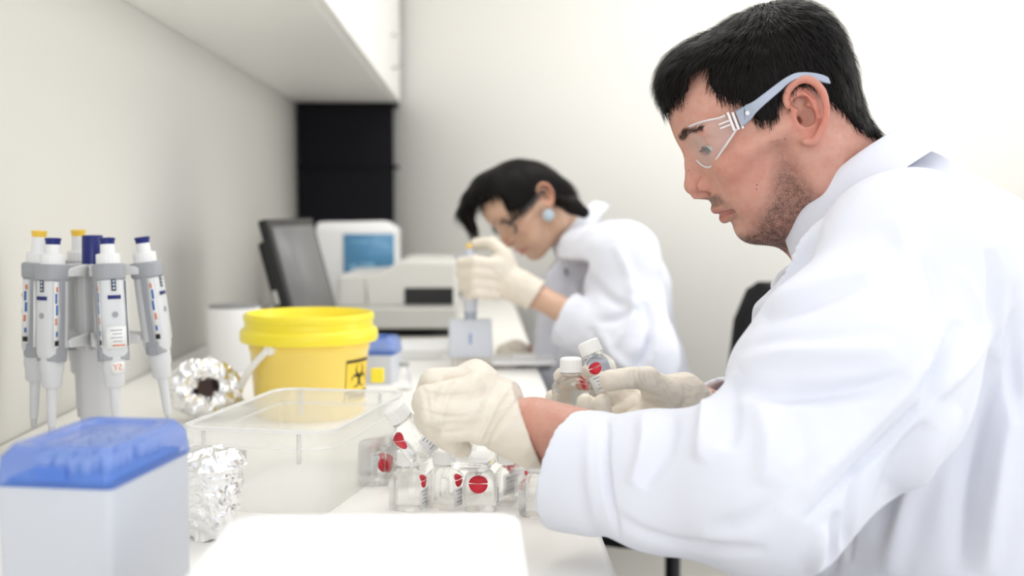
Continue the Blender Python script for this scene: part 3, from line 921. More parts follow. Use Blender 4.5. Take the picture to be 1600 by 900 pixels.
def pp(l): return [P(*q) for q in l]
def man_gloves():
    # near (left) hand, back of the hand to the camera, fingers curled round a bottle
    index = (pp([(745, 592, 1.035), (676, 596, 1.02), (662, 632, 1.05), (676, 664, 1.075)]), [.0125, .0115, .0105, .0095])
    middle = (pp([(735, 610, 1.01), (667, 622, .995), (666, 655, 1.03), (688, 682, 1.06)]), [.0130, .0118, .0105, .0095])
    ring = (pp([(738, 645, 1.0), (674, 645, .985), (682, 672, 1.015), (705, 692, 1.045)]), [.0125, .0115, .0105, .0095])
    pinky = (pp([(755, 672, 1.005), (698, 672, .992), (706, 690, 1.02), (722, 700, 1.04)]), [.0115, .0105, .0095, .0085])
    thumb = (pp([(800, 622, 1.07), (745, 598, 1.09), (690, 630, 1.10), (672, 668, 1.095)]), [.016, .0135, .012, .010])
    palm = [(P(812, 655, 1.035), P(748, 600, 1.035), .026, .0155), (P(812, 660, 1.03), P(742, 640, 1.01), .026, .018),
            (P(812, 668, 1.03), P(752, 668, 1.01), .025, .014), (P(745, 598, 1.03), P(738, 585, 1.04), .015, .0125),
            (P(812, 660, 1.035), P(842, 672, 1.03), .0275, .0345), (P(812, 640, 1.05), P(755, 610, 1.07), .022, .016)]
    cr = [([(660, 600), (672, 640), (668, 680)], 5, -1.0), ([(700, 575), (668, 640)], 5, .8), ([(735, 578), (690, 600), (672, 660)], 6, -1.2), ([(716, 590), (690, 640), (690, 690)], 5, 1.0),
          ([(800, 600), (770, 640), (745, 700)], 4, 1.4), ([(818, 615), (785, 655), (760, 705)], 3.5, -1.2), ([(780, 590), (755, 640), (735, 690)], 6, -.7),
          ([(745, 575), (735, 620)], 8, .8), ([(655, 640), (700, 652), (735, 650)], 3, -1.2), ([(662, 668), (700, 676), (735, 672)], 3, -1.2), ([(660, 612), (700, 618), (735, 614)], 3, -1.2)]
    cut = (P(812, 662, 1.03) + (P(842, 674, 1.03) - P(812, 662, 1.03)).normalized() * .010, Vector((1, -.1, .05)) + Vector((.0, 0, .35)))
    glove('glove', [index, middle, ring, pinky, thumb], palm, cut, man, man_base, creases=cr)
    # far (right) hand, palm up, holding two bottles
    i2 = (pp([(985, 612, 1.255), (940, 596, 1.285), (900, 584, 1.275), (878, 588, 1.255)]), [.0115, .0105, .0095, .0092])
    m2 = (pp([(978, 625, 1.25), (925, 622, 1.285), (880, 618, 1.275), (864, 622, 1.25)]), [.0120, .0105, .0098, .0092])
    r2 = (pp([(985, 642, 1.235), (938, 662, 1.245), (912, 652, 1.215), (915, 629, 1.195)]), [.0118, .0108, .0100, .0096])
    p2 = (pp([(998, 655, 1.215), (962, 668, 1.215), (943, 655, 1.195), (941, 628, 1.190)]), [.0110, .0100, .0092, .0088])
    t2 = (pp([(1045, 618, 1.215), (1012, 592, 1.195), (985, 590, 1.185), (953, 594, 1.185)]), [.0150, .0125, .0110, .0112])
    palm2 = [(P(1065, 622, 1.25), P(995, 618, 1.255), .021, .014), (P(1065, 626, 1.245), P(995, 640, 1.235), .021, .014), (P(1065, 630, 1.24), P(1008, 652, 1.222), .020, .013),
             (P(1065, 618, 1.24), P(1020, 604, 1.21), .020, .015), (P(1065, 624, 1.25), P(1118, 650, 1.285), .0215, .0265)]
    cr2 = [([(985 + 7 * i, 578 + .6 * i), (984 + 8.5 * i, 592), (990 + 9 * i, 605 + i)], 2.2, -.9) for i in range(8)]
    cr2 += [([(990, 600), (1010, 618), (1035, 620)], 3, -1.4), ([(1035, 600), (1050, 625), (1062, 640)], 2.5, .9), ([(1000, 625), (1030, 640)], 6, -1.0)]
    cut2 = (P(1116, 648, 1.283), (P(1118, 650, 1.285) - P(1065, 624, 1.25)))
    glove('glove', [i2, m2, r2, p2, t2], palm2, cut2, man, man_base, creases=cr2)
man_gloves()

def sleeve(F, s0, e0, w0, r0, r1, r2, r3, k=.05):
    F.add(rc(s0, s0 + (e0 - s0) * .5, r0, r1), k); F.add(rc(s0 + (e0 - s0) * .5, e0, r1, r2), k)
    F.add(rc(e0, w0, r2, r3), .03)

def man_coat():
    j = {k: np.array(v) for k, v in J.items()}
    F = Field.box((-.02, .74, .42), (.86, 1.62, 1.17), .0038)
    nb, ch, be, pe = j['neck'], j['chest'], j['belly'], j['pelvis']
    up = np.array([0, 0, 1.0])
    yoke = np.array(P(1398, 345, 1.18))
    F.add(rc(yoke, ch + np.array([.01, 0, 0]), .060, .13))
    F.add(rc(ch + np.array([.01, 0, 0]), be + np.array([.02, 0, 0]), .13, .15), .06)
    F.add(rc(be + np.array([.01, 0, 0]), pe, .15, .18), .08)
    back = np.array(P(1478, 545, 1.17)); F.add(el(back, (.095, .18, .15)), .05)
    F.add(el(np.array(P(1470, 720, 1.17)), (.14, .19, .26)), .06)
    for s in 'LR':
        F.add(rc(yoke, j['sh' + s], .055, .070), .05)
        F.add(rc(ch + np.array([0.01, 0, .0]), j['sh' + s], .10, .074), .04)
    F.add(rc(np.array(P(1345, 350, 1.115)), j['shL'], .050, .066), .035)
    F.add(rc(np.array(P(1345, 350, 1.245)), j['shR'], .050, .066), .035)
    F.add(rc(np.array(P(1272, 418, 1.10)), ch, .050, .10), .03); F.add(rc(np.array(P(1272, 418, 1.24)), ch, .050, .10), .03)
    F.add(rc(np.array(P(1275, 415, 1.10)), np.array(P(1262, 520, 1.08)), .048, .052), .03)
    F.add(rc(np.array(P(1246, 412, 1.10)), np.array(P(1256, 470, 1.08)), .022, .035), .03)
    # lap of the coat
    F.add(rc(pe + np.array([-.02, -.1, 0]), (.27, 1.04, .53), .11, .085), .05); F.add(rc(pe + np.array([-.02, .1, 0]), (.28, 1.32, .53), .11, .085), .05)
    K = Field(F.X, F.Y, F.Z)
    # left sleeve: wide at the shoulder, hanging under the elbow, turned-back cuff
    cuffL = np.array(P(935, 742, .99)); cuffL0 = np.array(P(882, 733, 1.008))
    eL = np.array(P(1200, 755, .905)); mid = np.array(P(1338, 590, .945)); sL = np.array(P(1432, 425, 1.0))
    K.add(rc(sL, mid, .076, .086), .03); K.add(rc(mid, eL, .086, .072), .04)
    K.add(rc(np.array(P(1290, 585, .96)), np.array(P(1195, 578, .985)), .058, .027), .03)
    K.add(rc(eL, np.array(P(1238, 820, .905)), .060, .026), .025)
    fm = np.array(P(1040, 752, .955))
    K.add(rc(eL, fm, .070, .057), .03); K.add(rc(fm, cuffL, .057, .050), .02)
    ux = (cuffL0 - cuffL); ux /= np.linalg.norm(ux)
    K.add(rc(cuffL + ux * .004, cuffL0 + ux * .05, .0545, .0560), .002)
    F.F = smin(F.F, K.F, np.float32(0.014)); del K
    # right sleeve
    cR = np.array(P(1128, 655, 1.30)); eR = np.array(P(1215, 715, 1.44)); sR = np.array(P(1385, 420, 1.36))
    F.add(rc(sR, eR, .078, .066), .04); F.add(rc(eR, cR, .068, .050), .03)
    # openings
    dL = ux
    n = Vector(dL) + Vector((0, 0, .13))
    F.plane_cut(cuffL0, n, .002, cuffL0 - .14, cuffL0 + .14)
    F.cut(rc(cuffL0 + dL * .06, cuffL, .0475, .046), .002); F.cut(rc(cuffL, cuffL - dL * .05, .045, .03), .004)
    dR = (cR - eR); dR /= np.linalg.norm(dR); b = cR + dR * .004
    F.plane_cut(b, Vector(dR), .002, b - .085, b + .085)
    F.cut(rc(b + dR * .03, b - dR * .05, .046, .036), .002)
    # neck opening, square to the neck
    c0 = Vector(P(1314, 288, 1.18)); rr = Vector(ray(1320, 292)).normalized(); ir = rr.cross(Vector((0, 0, 1))).normalized(); iu = ir.cross(rr).normalized()
    ax = (-ir * .69 + iu * .72).normalized()
    F.plane_cut(c0 - ax * .028, ax, .004, np.array(c0) - .125, np.array(c0) + .125)
    F.cut(rc(c0 - ax * .05, c0 + ax * .05, .060), .006)
    # hem cut
    F.plane_cut((0, 0, .455), (0, 0, -1), .003)
    V, Q = F.mesh(); V = relax(V, Q, 2, .5); N = normals(V, Q)
    # broad soft folds
    st = [
        ([(1148, 560), (1200, 542), (1300, 536), (1400, 530)], 14, 7, 'step'),
        ([(1130, 600), (1160, 605), (1240, 615), (1350, 610), (1420, 585)], 13, -9),
        ([(1160, 520), (1185, 500), (1260, 470), (1350, 440)], 15, -8),
        ([(1190, 480), (1280, 450), (1360, 425), (1400, 420)], 14, 6),
        ([(1200, 455), (1240, 400), (1290, 345)], 9, 5), ([(1190, 480), (1222, 400), (1262, 340)], 7, -4),
        ([(1125, 590), (1140, 640), (1130, 700)], 16, -7), ([(1100, 610), (1108, 660), (1090, 720)], 14, 8),
        ([(1180, 620), (1205, 680), (1195, 760)], 20, 6), ([(1240, 640), (1260, 710), (1235, 800)], 18, -4),
        ([(1045, 630), (1040, 690), (1000, 760)], 13, -6), ([(1005, 640), (1010, 700), (985, 760)], 12, 5),
        ([(1475, 590), (1420, 660), (1340, 735), (1255, 815)], 4.5, -9), ([(1460, 560), (1400, 630), (1310, 715), (1230, 790)], 13, 5),
        ([(1500, 500), (1480, 560), (1440, 620)], 10, -10), ([(1545, 505), (1510, 570), (1465, 620)], 9, 7),
        ([(1400, 330), (1420, 400), (1430, 470)], 18, 4), ([(1440, 400), (1470, 440), (1480, 520)], 12, -7),
        ([(1545, 390), (1560, 450), (1550, 540)], 12, -6), ([(1500, 420), (1520, 470), (1540, 520)], 9, 5),
        ([(1340, 640), (1300, 690), (1230, 740)], 20, 4), ([(948, 648), (943, 720), (952, 790), (968, 842)], 4, -6), ([(925, 650), (918, 720), (932, 830)], 11, 2.5),
        ([(955, 800), (1010, 840), (1100, 860), (1200, 862)], 8, -4),
        ([(1345, 720), (1330, 790), (1325, 880)], 6, -6), ([(1560, 560), (1520, 680), (1500, 800), (1500, 900)], 20, -8), ([(1590, 620), (1560, 740), (1540, 900)], 16, 7),
        ([(1500, 640), (1440, 720), (1400, 830), (1390, 900)], 18, 8), ([(1450, 660), (1400, 740), (1375, 850)], 13, -8), ([(1290, 820), (1270, 900)], 12, 6), ([(1310, 800), (1300, 900)], 9, -6),
        ([(1590, 440), (1580, 560), (1590, 660)], 10, -5), ([(1240, 760), (1180, 820), (1100, 830)], 16, -4)]
    V = folds(V, N, [(s[0], s[1], s[2] * 1.45) + tuple(s[3:]) for s in st])
    N = normals(V, Q)
    t = V * np.array([1, 1, .7])
    V = V + N * (vnoise(t, 16, 9) * .0028 + vnoise(t, 34, 8) * .0011 + vnoise(t, 70, 4) * .0004)[:, None]
    coat = np_obj('lab_coat', V, Q, COAT, man, man_base)
    md = coat.modifiers.new('sub', 'SUBSURF'); md.levels = 1; md.render_levels = 1
    # collar: a folded band round the neck
    fy = rr.copy(); fx = (-ir * .72 - iu * .69).normalized()
    prof = [(0.064, -.045), (0.064, -.025), (0.069, -.006), (0.074, .001), (0.080, -.001), (0.086, -.012), (0.093, -.028), (0.097, -.037)]
    n = 56; vs = []; fs = []
    for i in range(n + 1):
        u = i / n; an = math.radians(32 + 296 * u)   # gap at the throat
        front = max(0, math.cos(an)) ; bk = max(0, -math.cos(an))
        for (rr_, z) in prof:
            rad = rr_ * (1 + .10 * front + .08 * bk)
            zz = z * (1 + .10 * bk) + .012 * math.sin(an) ** 2
            vs.append(c0 + fx * (rad * math.cos(an) * 1.0) + fy * (rad * math.sin(an)) + ax * zz)
    m = len(prof)
    for i in range(n):
        for k in range(m - 1):
            a = i * m + k; fs.append((a, a + 1, a + m + 1, a + m))
    mb = MB(); mb.add([v - man_base for v in vs], fs)
    o = mb.build('collar', COAT, coat, solid=.0025, auto=80)
    md = o.modifiers.new('sub', 'SUBSURF'); md.levels = 1; md.render_levels = 2
    return coat
man_coat_obj = man_coat()
# ------------------------------------------------------------------ the woman further back
HW = HeadFrame((842, 310), 2.36, 39, 1.29, yaw=20, roll=-4)
WSC = 0.93
wo_base = Vector((0.30, 2.30, 0.0))
WJ = dict(neck=P(905, 372, 2.38), chest=P(955, 470, 2.38), belly=P(985, 590, 2.38), pelvis=P(1010, 700, 2.36),
          shL=P(968, 405, 2.21), shR=P(930, 400, 2.52),
          elL=P(1005, 552, 2.12), wrL=P(838, 462, 2.22), hdL=P(780, 425, 2.25),
          elR=P(930, 570, 2.58), wrR=P(818, 556, 2.40), hdR=P(790, 555, 2.36))
def woman():
    H = lambda p: HW.to_head(p)
    knee = [Vector((.02, 2.22, .52)), Vector((.02, 2.46, .52))]; foot = [Vector((-.02, 2.22, .09)), Vector((-.02, 2.46, .09))]
    allp = np.array([H(WJ[k]) for k in WJ] + [H(k) for k in knee + foot])
    lo = np.minimum(allp.min(0) - .16, [-.15, -.15, -.2]); hi = np.maximum(allp.max(0) + .16, [.16, .15, .14])
    F = Field(axis(lo[0], hi[0], [(.03, .13, .0016), (-.08, .03, .0026)]), axis(lo[1], hi[1], [(-.09, .09, .002)]), axis(lo[2], hi[2], [(-.11, .05, .0018), (.05, .11, .003)]))
    head_sdf(F, True, WSC)
    nb = H(WJ['neck']); ch, be, pe = H(WJ['chest']), H(WJ['belly']), H(WJ['pelvis'])
    F.add(rc((-0.002, 0, -0.04), nb, 0.045, 0.046), 0.02)
    F.add(rc(nb, ch, .045, .07), .03); F.add(rc(ch, be, .075, .07), .04); F.add(rc(be, pe, .085, .11), .05)
    nl = nb * .6 + ch * .4
    for s in 'LR':
        s0, e0, w0, h0 = [H(WJ[k + s]) for k in ('sh', 'el', 'wr', 'hd')]
        F.add(rc(nl, s0, .025, .028), .01)
        F.add(rc(s0, e0, .028, .027), .01); F.add(rc(e0, w0, .032, .0235), .01); F.add(rc(w0, h0, .023, .018), .01)
    for k, ft in zip(knee, foot):
        F.add(rc(pe, H(k), .085, .055), .04); F.add(rc(H(k), H(ft), .052, .035), .02)
        F.add(rc(H(ft), H(ft + Vector((-.15, 0, -.045))), .036, .028), .02)
    V, Q = F.mesh(); V = relax(V, Q, 1, .5); N = normals(V, Q)
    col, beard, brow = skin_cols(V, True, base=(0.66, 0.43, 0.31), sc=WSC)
    W = HW.to_world(V)
    low = W[:, 2] < 0.70
    col[low] = (0.04, 0.045, 0.07); col[W[:, 2] < .10] = (.015, .015, .015)
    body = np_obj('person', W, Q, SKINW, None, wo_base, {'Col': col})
    tag(body, 'woman with dark hair, black-framed glasses and round earring, bent over a multichannel pipette', 'person')
    G = Field(np.arange(-.115, .15, .0026), np.arange(-.09, .09, .003), np.arange(-.09, .13, .0026))
    q = .001 * WSC
    G.add(el((.036, 0, .032), (.081, .073, .073))); G.add(el((-.002, 0, .020), (.055, .063, .055)), .012)
    G.add(el((.072, 0, .060), (.050, .056, .044)), .012)
    G.add(el((-.02, 0, -.02), (.05, .056, .05)), .02)
    poly = [(738, 362), (739, 330), (744, 314), (767, 311), (790, 332), (808, 324), (828, 316), (833, 298), (842, 292), (853, 298), (864, 316), (884, 322), (898, 345), (960, 330), (960, 180), (680, 180), (680, 362)]
    pl = []
    for i, p in enumerate(poly):
        l = HW.L(*p); s = 4 <= i <= 11
        pl.append((l[0] * .001 * (.96 if s else 1) + (.020 if s else .004), l[1] * .001 * (.96 if s else 1)))
    XX, ZZ = np.meshgrid(G.X, G.Z, indexing='ij'); d, _, _ = polydist(XX, ZZ, pl + [pl[0]]); ins = np.zeros(XX.shape, bool)
    for (x1, y1), (x2, y2) in zip(pl, pl[1:] + pl[:1]):
        ins ^= ((y1 > ZZ) != (y2 > ZZ)) & (XX < (x2 - x1) * (ZZ - y1) / (y2 - y1 + 1e-12) + x1)
    sd = np.where(ins, -d, d).astype(np.float32)[:, None, :]
    G.F = smax(G.F, sd, .006)
    def g(px, py, w): 
        l = HW.L(px, py); return (l[0] * .001, w, l[1] * .001)
    for w0, dx in ((-.045, 0), (-.022, 2), (.0, 6), (.018, 12)):
        full = w0 < -.01
        ch_ = [g(790 + dx, 280, w0 * .7), g(759 + dx, 291, w0), g(738 + dx, 309, w0 - .002)] + ([g(727 + dx, 332, w0 - .004), g(734 + dx, 357, w0 - .004), g(742 + dx, 378, w0)] if full else [])
        rs = (.026, .022, .013, .010, .008, .0035)
        for a, b, r1, r2 in zip(ch_[:-1], ch_[1:], rs, rs[1:]): G.add(rc(a, b, r1, r2), .018)
    w0 = .045
    for a, b in (((768, 311), (782, 322)), ((782, 322), (797, 337))): G.add(rc(g(*a, w0 + .010), g(*b, w0 + .016), .0035, .002), .004)
    V, Q = G.mesh(); V = relax(V, Q, 2, .5); N = normals(V, Q)
    rng = np.random.RandomState(9)
    idx = rng.choice(len(V), 5000)
    def flow(p, nn):
        d = np.zeros_like(p); d[:, 0] = .5 * np.clip((p[:, 0] - .02) / .04, -1, 1); d[:, 2] = -1; return d
    SV, SQ = strands(V, N, idx, flow, .03, .0007, .002, 3, .12, rng)
    hair = np_obj('hair', HW.to_world(np.concatenate([V, SV])), np.concatenate([Q, SQ + len(V)]), HAIR, body, wo_base)
    pt = Field.box((.25, 2.2, 1.02), (.50, 2.55, 1.14), .004)
    a, b, c = [np.array(P(*s)) for s in ((872, 314, 2.30), (894, 321, 2.275), (912, 332, 2.27))]
    lo_ = np.minimum(np.minimum(a, b), c) - .06; pt = Field.box(lo_, np.maximum(np.maximum(a, b), c) + .06, .0035)
    pt.add(rc(a, b, .012, .016)); pt.add(rc(b, c, .016, .012), .01)
    V, Q = pt.mesh(); np_obj('ponytail', V, Q, HAIR, hair, wo_base)
    # glasses, earring: worn things of their own
    FR = mat('glasses_black', (.012, .012, .015), rough=.3)
    o = HW.to_world(np.array([[.1, 0, 0]]))[0]
    gl = thing('eyeglasses', 'black-framed eyeglasses worn by the woman at the back', 'glasses', o)
    for sg in (1, -1):
        c = Vector((.104, .031 * sg, -.004)); pts = []
        for i in range(25):
            t = 2 * math.pi * i / 24
            y = .0255 * math.copysign(abs(math.cos(t)) ** .8, math.cos(t)); z = .0165 * math.copysign(abs(math.sin(t)) ** .8, math.sin(t))
            pts.append(c + Vector((-.10 * abs(y) - .006 * (z < 0), y, z)))
        mb = MB(); mb.tube(pts, .0022, 6); head_obj(mb, 'frame', FR, gl, HW, o)
        mb = MB(); mb.add(pts[:-1], [tuple(range(24))]); head_obj(mb, 'lens', GLASS_CLEAR, gl, HW, o, solid=.001)
        mb = MB(); mb.tube([(.100, .058 * sg, .002), (.086, .069 * sg, .004), (.050, .0765 * sg, .008), (.022, .079 * sg, .011), (.006, .0785 * sg, .008)], [.0034, .0034, .0028, .0022, .0016], 6)
        head_obj(mb, 'temple_arm', FR, gl, HW, o)
    mb = MB(); mb.tube([(.103, .007, -.001), (.106, 0, .001), (.103, -.007, -.001)], .0016, 6); head_obj(mb, 'bridge', FR, gl, HW, o)
    ep = P(857, 336, 2.285)
    er = thing('earring', 'round pale blue stone earring on the woman\'s left ear', 'earring', ep)
    dirv = (CAM_LOC - ep).normalized()
    Mq = dirv.to_track_quat('Z', 'Y').to_matrix().to_4x4()
    MB().lathe([(0, -.003), (.0105, -.002), (.0118, .001), (.009, .0028), (0, .0034)], 24, Mq).build('stone', mat('pale_blue_stone', (.52, .62, .70), rough=.3, mottle=.3, mscale=200), er)
    # gloves
    G1 = lambda l, r: (pp(l), r)
    S = 1.0
    thumb = G1([(800, 428, 2.22), (788, 398, 2.22), (768, 380, 2.235), (744, 381, 2.25)], [.017, .0145, .0125, .0115])
    fing = []
    for (y0, xk, r) in ((412, 722, .0125), (428, 722, .0128), (445, 726, .0122), (459, 732, .0112)):
        fing.append(G1([(775, y0 + 2, 2.21), (742, y0 - 3, 2.195), (xk, y0, 2.215), (xk + 4, y0 + 2, 2.25), (740, y0 + 3, 2.275)], [r, r, r * .97, r * .9, r * .85]))
    palm = [(P(808, 448, 2.22), P(778, 418, 2.22), .026, .022), (P(808, 450, 2.22), P(776, 448, 2.22), .026, .018), (P(812, 446, 2.22), P(846, 468, 2.215), .028, .036), (P(790, 405, 2.22), P(775, 420, 2.22), .016, .02)]
    ax = (P(846, 468, 2.215) - P(812, 446, 2.22)).normalized()
    glove('glove', fing + [thumb], palm, (P(838, 463, 2.217), ax), body, wo_base, h=.0022)
    f2 = []
    for k, (dy, r) in enumerate(((0, .011), (.016, .0112), (.032, .011), (.048, .010))):
        f2.append(([P(790, 556, 2.34 + dy), P(777, 566, 2.33 + dy), P(772, 580, 2.32 + dy), P(776, 588, 2.32 + dy)], [.013, r, r * .95, r * .9]))
    f2.append(([P(800, 560, 2.33), P(786, 574, 2.30), P(776, 588, 2.29)], [.014, .012, .0105]))
    ax2 = (P(820, 556, 2.40) - P(795, 553, 2.37)).normalized()
    glove('glove', f2, [(P(808, 553, 2.38), P(790, 552, 2.35), .024, .020), (P(808, 553, 2.38), P(792, 554, 2.38), .024, .018), (P(805, 554, 2.38), P(815, 556, 2.40), .026, .028)],
          (P(810, 555, 2.385), ax2), body, wo_base, h=.0022)
    # coat
    j = {k: np.array(v) for k, v in WJ.items()}
    F = Field.box((.02, 2.0, .40), (.56, 2.75, 1.12), .006)
    yk = np.array(P(918, 385, 2.39))
    F.add(rc(yk, j['chest'], .060, .112)); F.add(rc(np.array(P(905, 440, 2.28)), j['shL'], .050, .06), .03); F.add(rc(np.array(P(890, 420, 2.36)), np.array(P(905, 560, 2.34)), .07, .10), .03); F.add(rc(j['chest'], j['belly'], .105, .11), .05); F.add(rc(j['belly'], j['pelvis'], .11, .14), .05)
    F.add(el(np.array(P(985, 470, 2.38)), (.075, .15, .13)), .04)
    F.add(rc(j['pelvis'], (.12, 2.24, .56), .12, .085), .05); F.add(rc(j['pelvis'], (.12, 2.46, .56), .12, .085), .05)
    for s, p0 in (('L', P(900, 385, 2.31)), ('R', P(895, 385, 2.45))):
        F.add(rc(np.array(p0), j['sh' + s], .050, .064), .03); F.add(rc(j['chest'], j['sh' + s], .08, .065), .03)
    c1, c0 = np.array(P(912, 512, 2.175)), np.array(P(880, 497, 2.19)); u = (c0 - c1) / np.linalg.norm(c0 - c1)
    eL = np.array(P(1000, 560, 2.12))
    F.add(rc(j['shL'], eL, .070, .066), .03); F.add(rc(eL, c1, .064, .052), .03); F.add(rc(c1, c0 + u * .05, .052, .052), .003)
    F.add(rc(eL, np.array(P(1010, 590, 2.12)), .06, .04), .02)
    F.plane_cut(c0, Vector(u) + Vector((0, 0, .05)), .002, c0 - .11, c0 + .11)
    F.cut(rc(c0 + u * .05, c1, .044, .042), .002)
    d1, d0 = np.array(P(880, 560, 2.52)), np.array(P(846, 556, 2.44)); u2 = (d0 - d1) / np.linalg.norm(d0 - d1)
    F.add(rc(j['shR'], np.array(P(930, 560, 2.60)), .065, .055), .03); F.add(rc(np.array(P(930, 560, 2.60)), d0 + u2 * .04, .052, .045), .02)
    F.plane_cut(d0, Vector(u2), .002, d0 - .09, d0 + .09); F.cut(rc(d0 + u2 * .05, d1, .038, .036), .002)
    cc = Vector(P(893, 355, 2.38)); rr_ = Vector(ray(893, 355)).normalized(); ir = rr_.cross(Vector((0, 0, 1))).normalized(); iu = ir.cross(rr_).normalized()
    axn = (-ir * .76 + iu * .65).normalized()
    F.plane_cut(cc - axn * .022, axn, .004, np.array(cc) - .10, np.array(cc) + .10)
    F.cut(rc(cc - axn * .05, cc + axn * .05, .048), .006)
    F.plane_cut((0, 0, .425), (0, 0, -1), .003)
    V, Q = F.mesh(); V = relax(V, Q, 2, .5); N = normals(V, Q)
    st = [([(1000, 480), (960, 500), (930, 505)], 7, -7), ([(985, 440), (990, 500), (960, 545)], 8, 6), ([(1010, 470), (1020, 530), (1000, 580)], 7, -8), ([(940, 520), (960, 560), (1000, 590)], 7, 6),
          ([(915, 430), (950, 470), (985, 480)], 8, -6), ([(900, 440), (905, 480)], 6, 4), ([(1030, 500), (1005, 560), (975, 595)], 7, -9), ([(925, 510), (935, 545), (925, 580)], 7, -5), ([(960, 380), (980, 420), (990, 460)], 8, 5)]
    V = folds(V, N, [(s[0], s[1], s[2] * 1.6) for s in st]); N = normals(V, Q)
    V = V + N * (vnoise(V, 18, 19) * .004 + vnoise(V, 42, 18) * .0016)[:, None]
    coat = np_obj('lab_coat', V, Q, COAT, body, wo_base)
    md = coat.modifiers.new('sub', 'SUBSURF'); md.levels = 1; md.render_levels = 1
    fx = (-ir * .65 - iu * .76).normalized(); fy = rr_
    prof = [(0.050, -.036), (0.050, -.018), (0.055, -.004), (0.060, .002), (0.066, -.002), (0.073, -.016), (0.078, -.030)]
    n = 40; vs = []; fs = []
    for i in range(n + 1):
        an = math.radians(34 + 292 * i / n); bk_ = max(0, -math.cos(an)); fr_ = max(0, math.cos(an))
        for (r0, z) in prof:
            vs.append(cc + fx * (r0 * (1 + .1 * fr_ + .08 * bk_) * math.cos(an)) + fy * (r0 * math.sin(an)) + axn * z - wo_base)
    m = len(prof)
    for i in range(n):
        for k in range(m - 1): a = i * m + k; fs.append((a, a + 1, a + m + 1, a + m))
    MB().add(vs, fs).build('collar', COAT, coat, solid=.003, auto=80)
    bt = MB(); pc = P(884, 425, 2.30) - wo_base
    bt.box(pc, (.006, .008, .012)); bt.build('snap_fastener', PGREY_, coat)
    return body
PGREY_ = mat('snap_grey', (.35, .36, .38), rough=.4, metal=.5)
woman_obj = woman()

# ------------------------------------------------------------------ chairs
CH = mat('chair_black', (0.008, 0.008, 0.010), rough=0.8, spec=0.25)
CHM = mat('chair_metal', (0.03, 0.03, 0.035), rough=0.3, metal=0.6)
def chair(label, loc, rz, seat_z, back=True):
    t = thing('office_chair' if back else 'stool', label, 'chair' if back else 'stool', loc, rz)
    def rr(w, l, r, z, dx=0): return [Vector((x + dx, y, z)) for x, y in rrect(w, l, r, 5)]
    MB().loft([rr(.30, .28, .08, seat_z - .048), rr(.40, .36, .10, seat_z - .040), rr(.43, .39, .11, seat_z - .025), rr(.43, .39, .11, seat_z - .012), rr(.39, .35, .10, seat_z)]).build('seat', CH, t, auto=60)
    MB().box((-.03, 0, seat_z - .060), (.18, .12, .022)).build('tilt_mechanism', CHM, t, bevel=.006)
    MB().tube([(-.10, .05, seat_z - .060), (-.15, .13, seat_z - .062), (-.155, .17, seat_z - .060)], .006, 8).build('lever', CHM, t)
    MB().lathe([(0, .10), (.028, .10), (.028, seat_z - .22), (.016, seat_z - .215), (.016, seat_z - .05), (0, seat_z - .05)], 24).build('gas_column', CHM, t, auto=40)
    for k in range(5):
        a = 2 * math.pi * k / 5 + .3; c, s = math.cos(a), math.sin(a)
        lg = MB().tube([(.02 * c, .02 * s, .11), (.15 * c, .15 * s, .100), (.27 * c, .27 * s, .075)], [.022, .018, .013], 8).build('base_leg', CHM, t)
        MB().lathe([(0, -.012), (.026, -.012), (.030, -.006), (.030, .006), (.026, .012), (0, .012)], 18, Matrix.Translation((.272 * c, .272 * s, .0305)) @ Matrix.Rotation(a, 4, 'Z') @ Matrix.Rotation(math.pi / 2, 4, 'X')).build('caster', CHM, lg)
    if back:
        vs = []; rings = []
        for z, w in ((seat_z + .12, .26), (seat_z + .16, .34), (seat_z + .26, .40), (seat_z + .365, .37), (seat_z + .435, .27), (seat_z + .455, .14)):
            ring = []
            for i in range(20):
                tt = 2 * math.pi * i / 20
                y = w / 2 * math.copysign(abs(math.cos(tt)) ** .7, math.cos(tt)); th = .024 * math.copysign(abs(math.sin(tt)) ** .7, math.sin(tt))
                bow = .035 * (1 - (y / .2) ** 2) 
                lean = .16 * max(0, (z - seat_z - .30)) 
                ring.append(Vector((.16 + bow + th + lean * .3 - .05 * ((z - seat_z - .32) / .2) ** 2 * 0, y, z)))
            rings.append(ring)
        MB().loft(rings).build('backrest', CH, t, auto=70)
        MB().tube([(.05, 0, seat_z - .060), (.20, 0, seat_z - .058), (.255, 0, seat_z + .02), (.25, 0, seat_z + .3)], .014, 8).build('back_bar', CHM, t)
    return t
chair('black office chair with curved backrest behind the woman', (.40, 2.33, 0), 0, .455)
chair('black backless stool under the man in front', (P(1490, 1080, 1.18).x + .01, 1.18, 0), 0, .47, back=False)

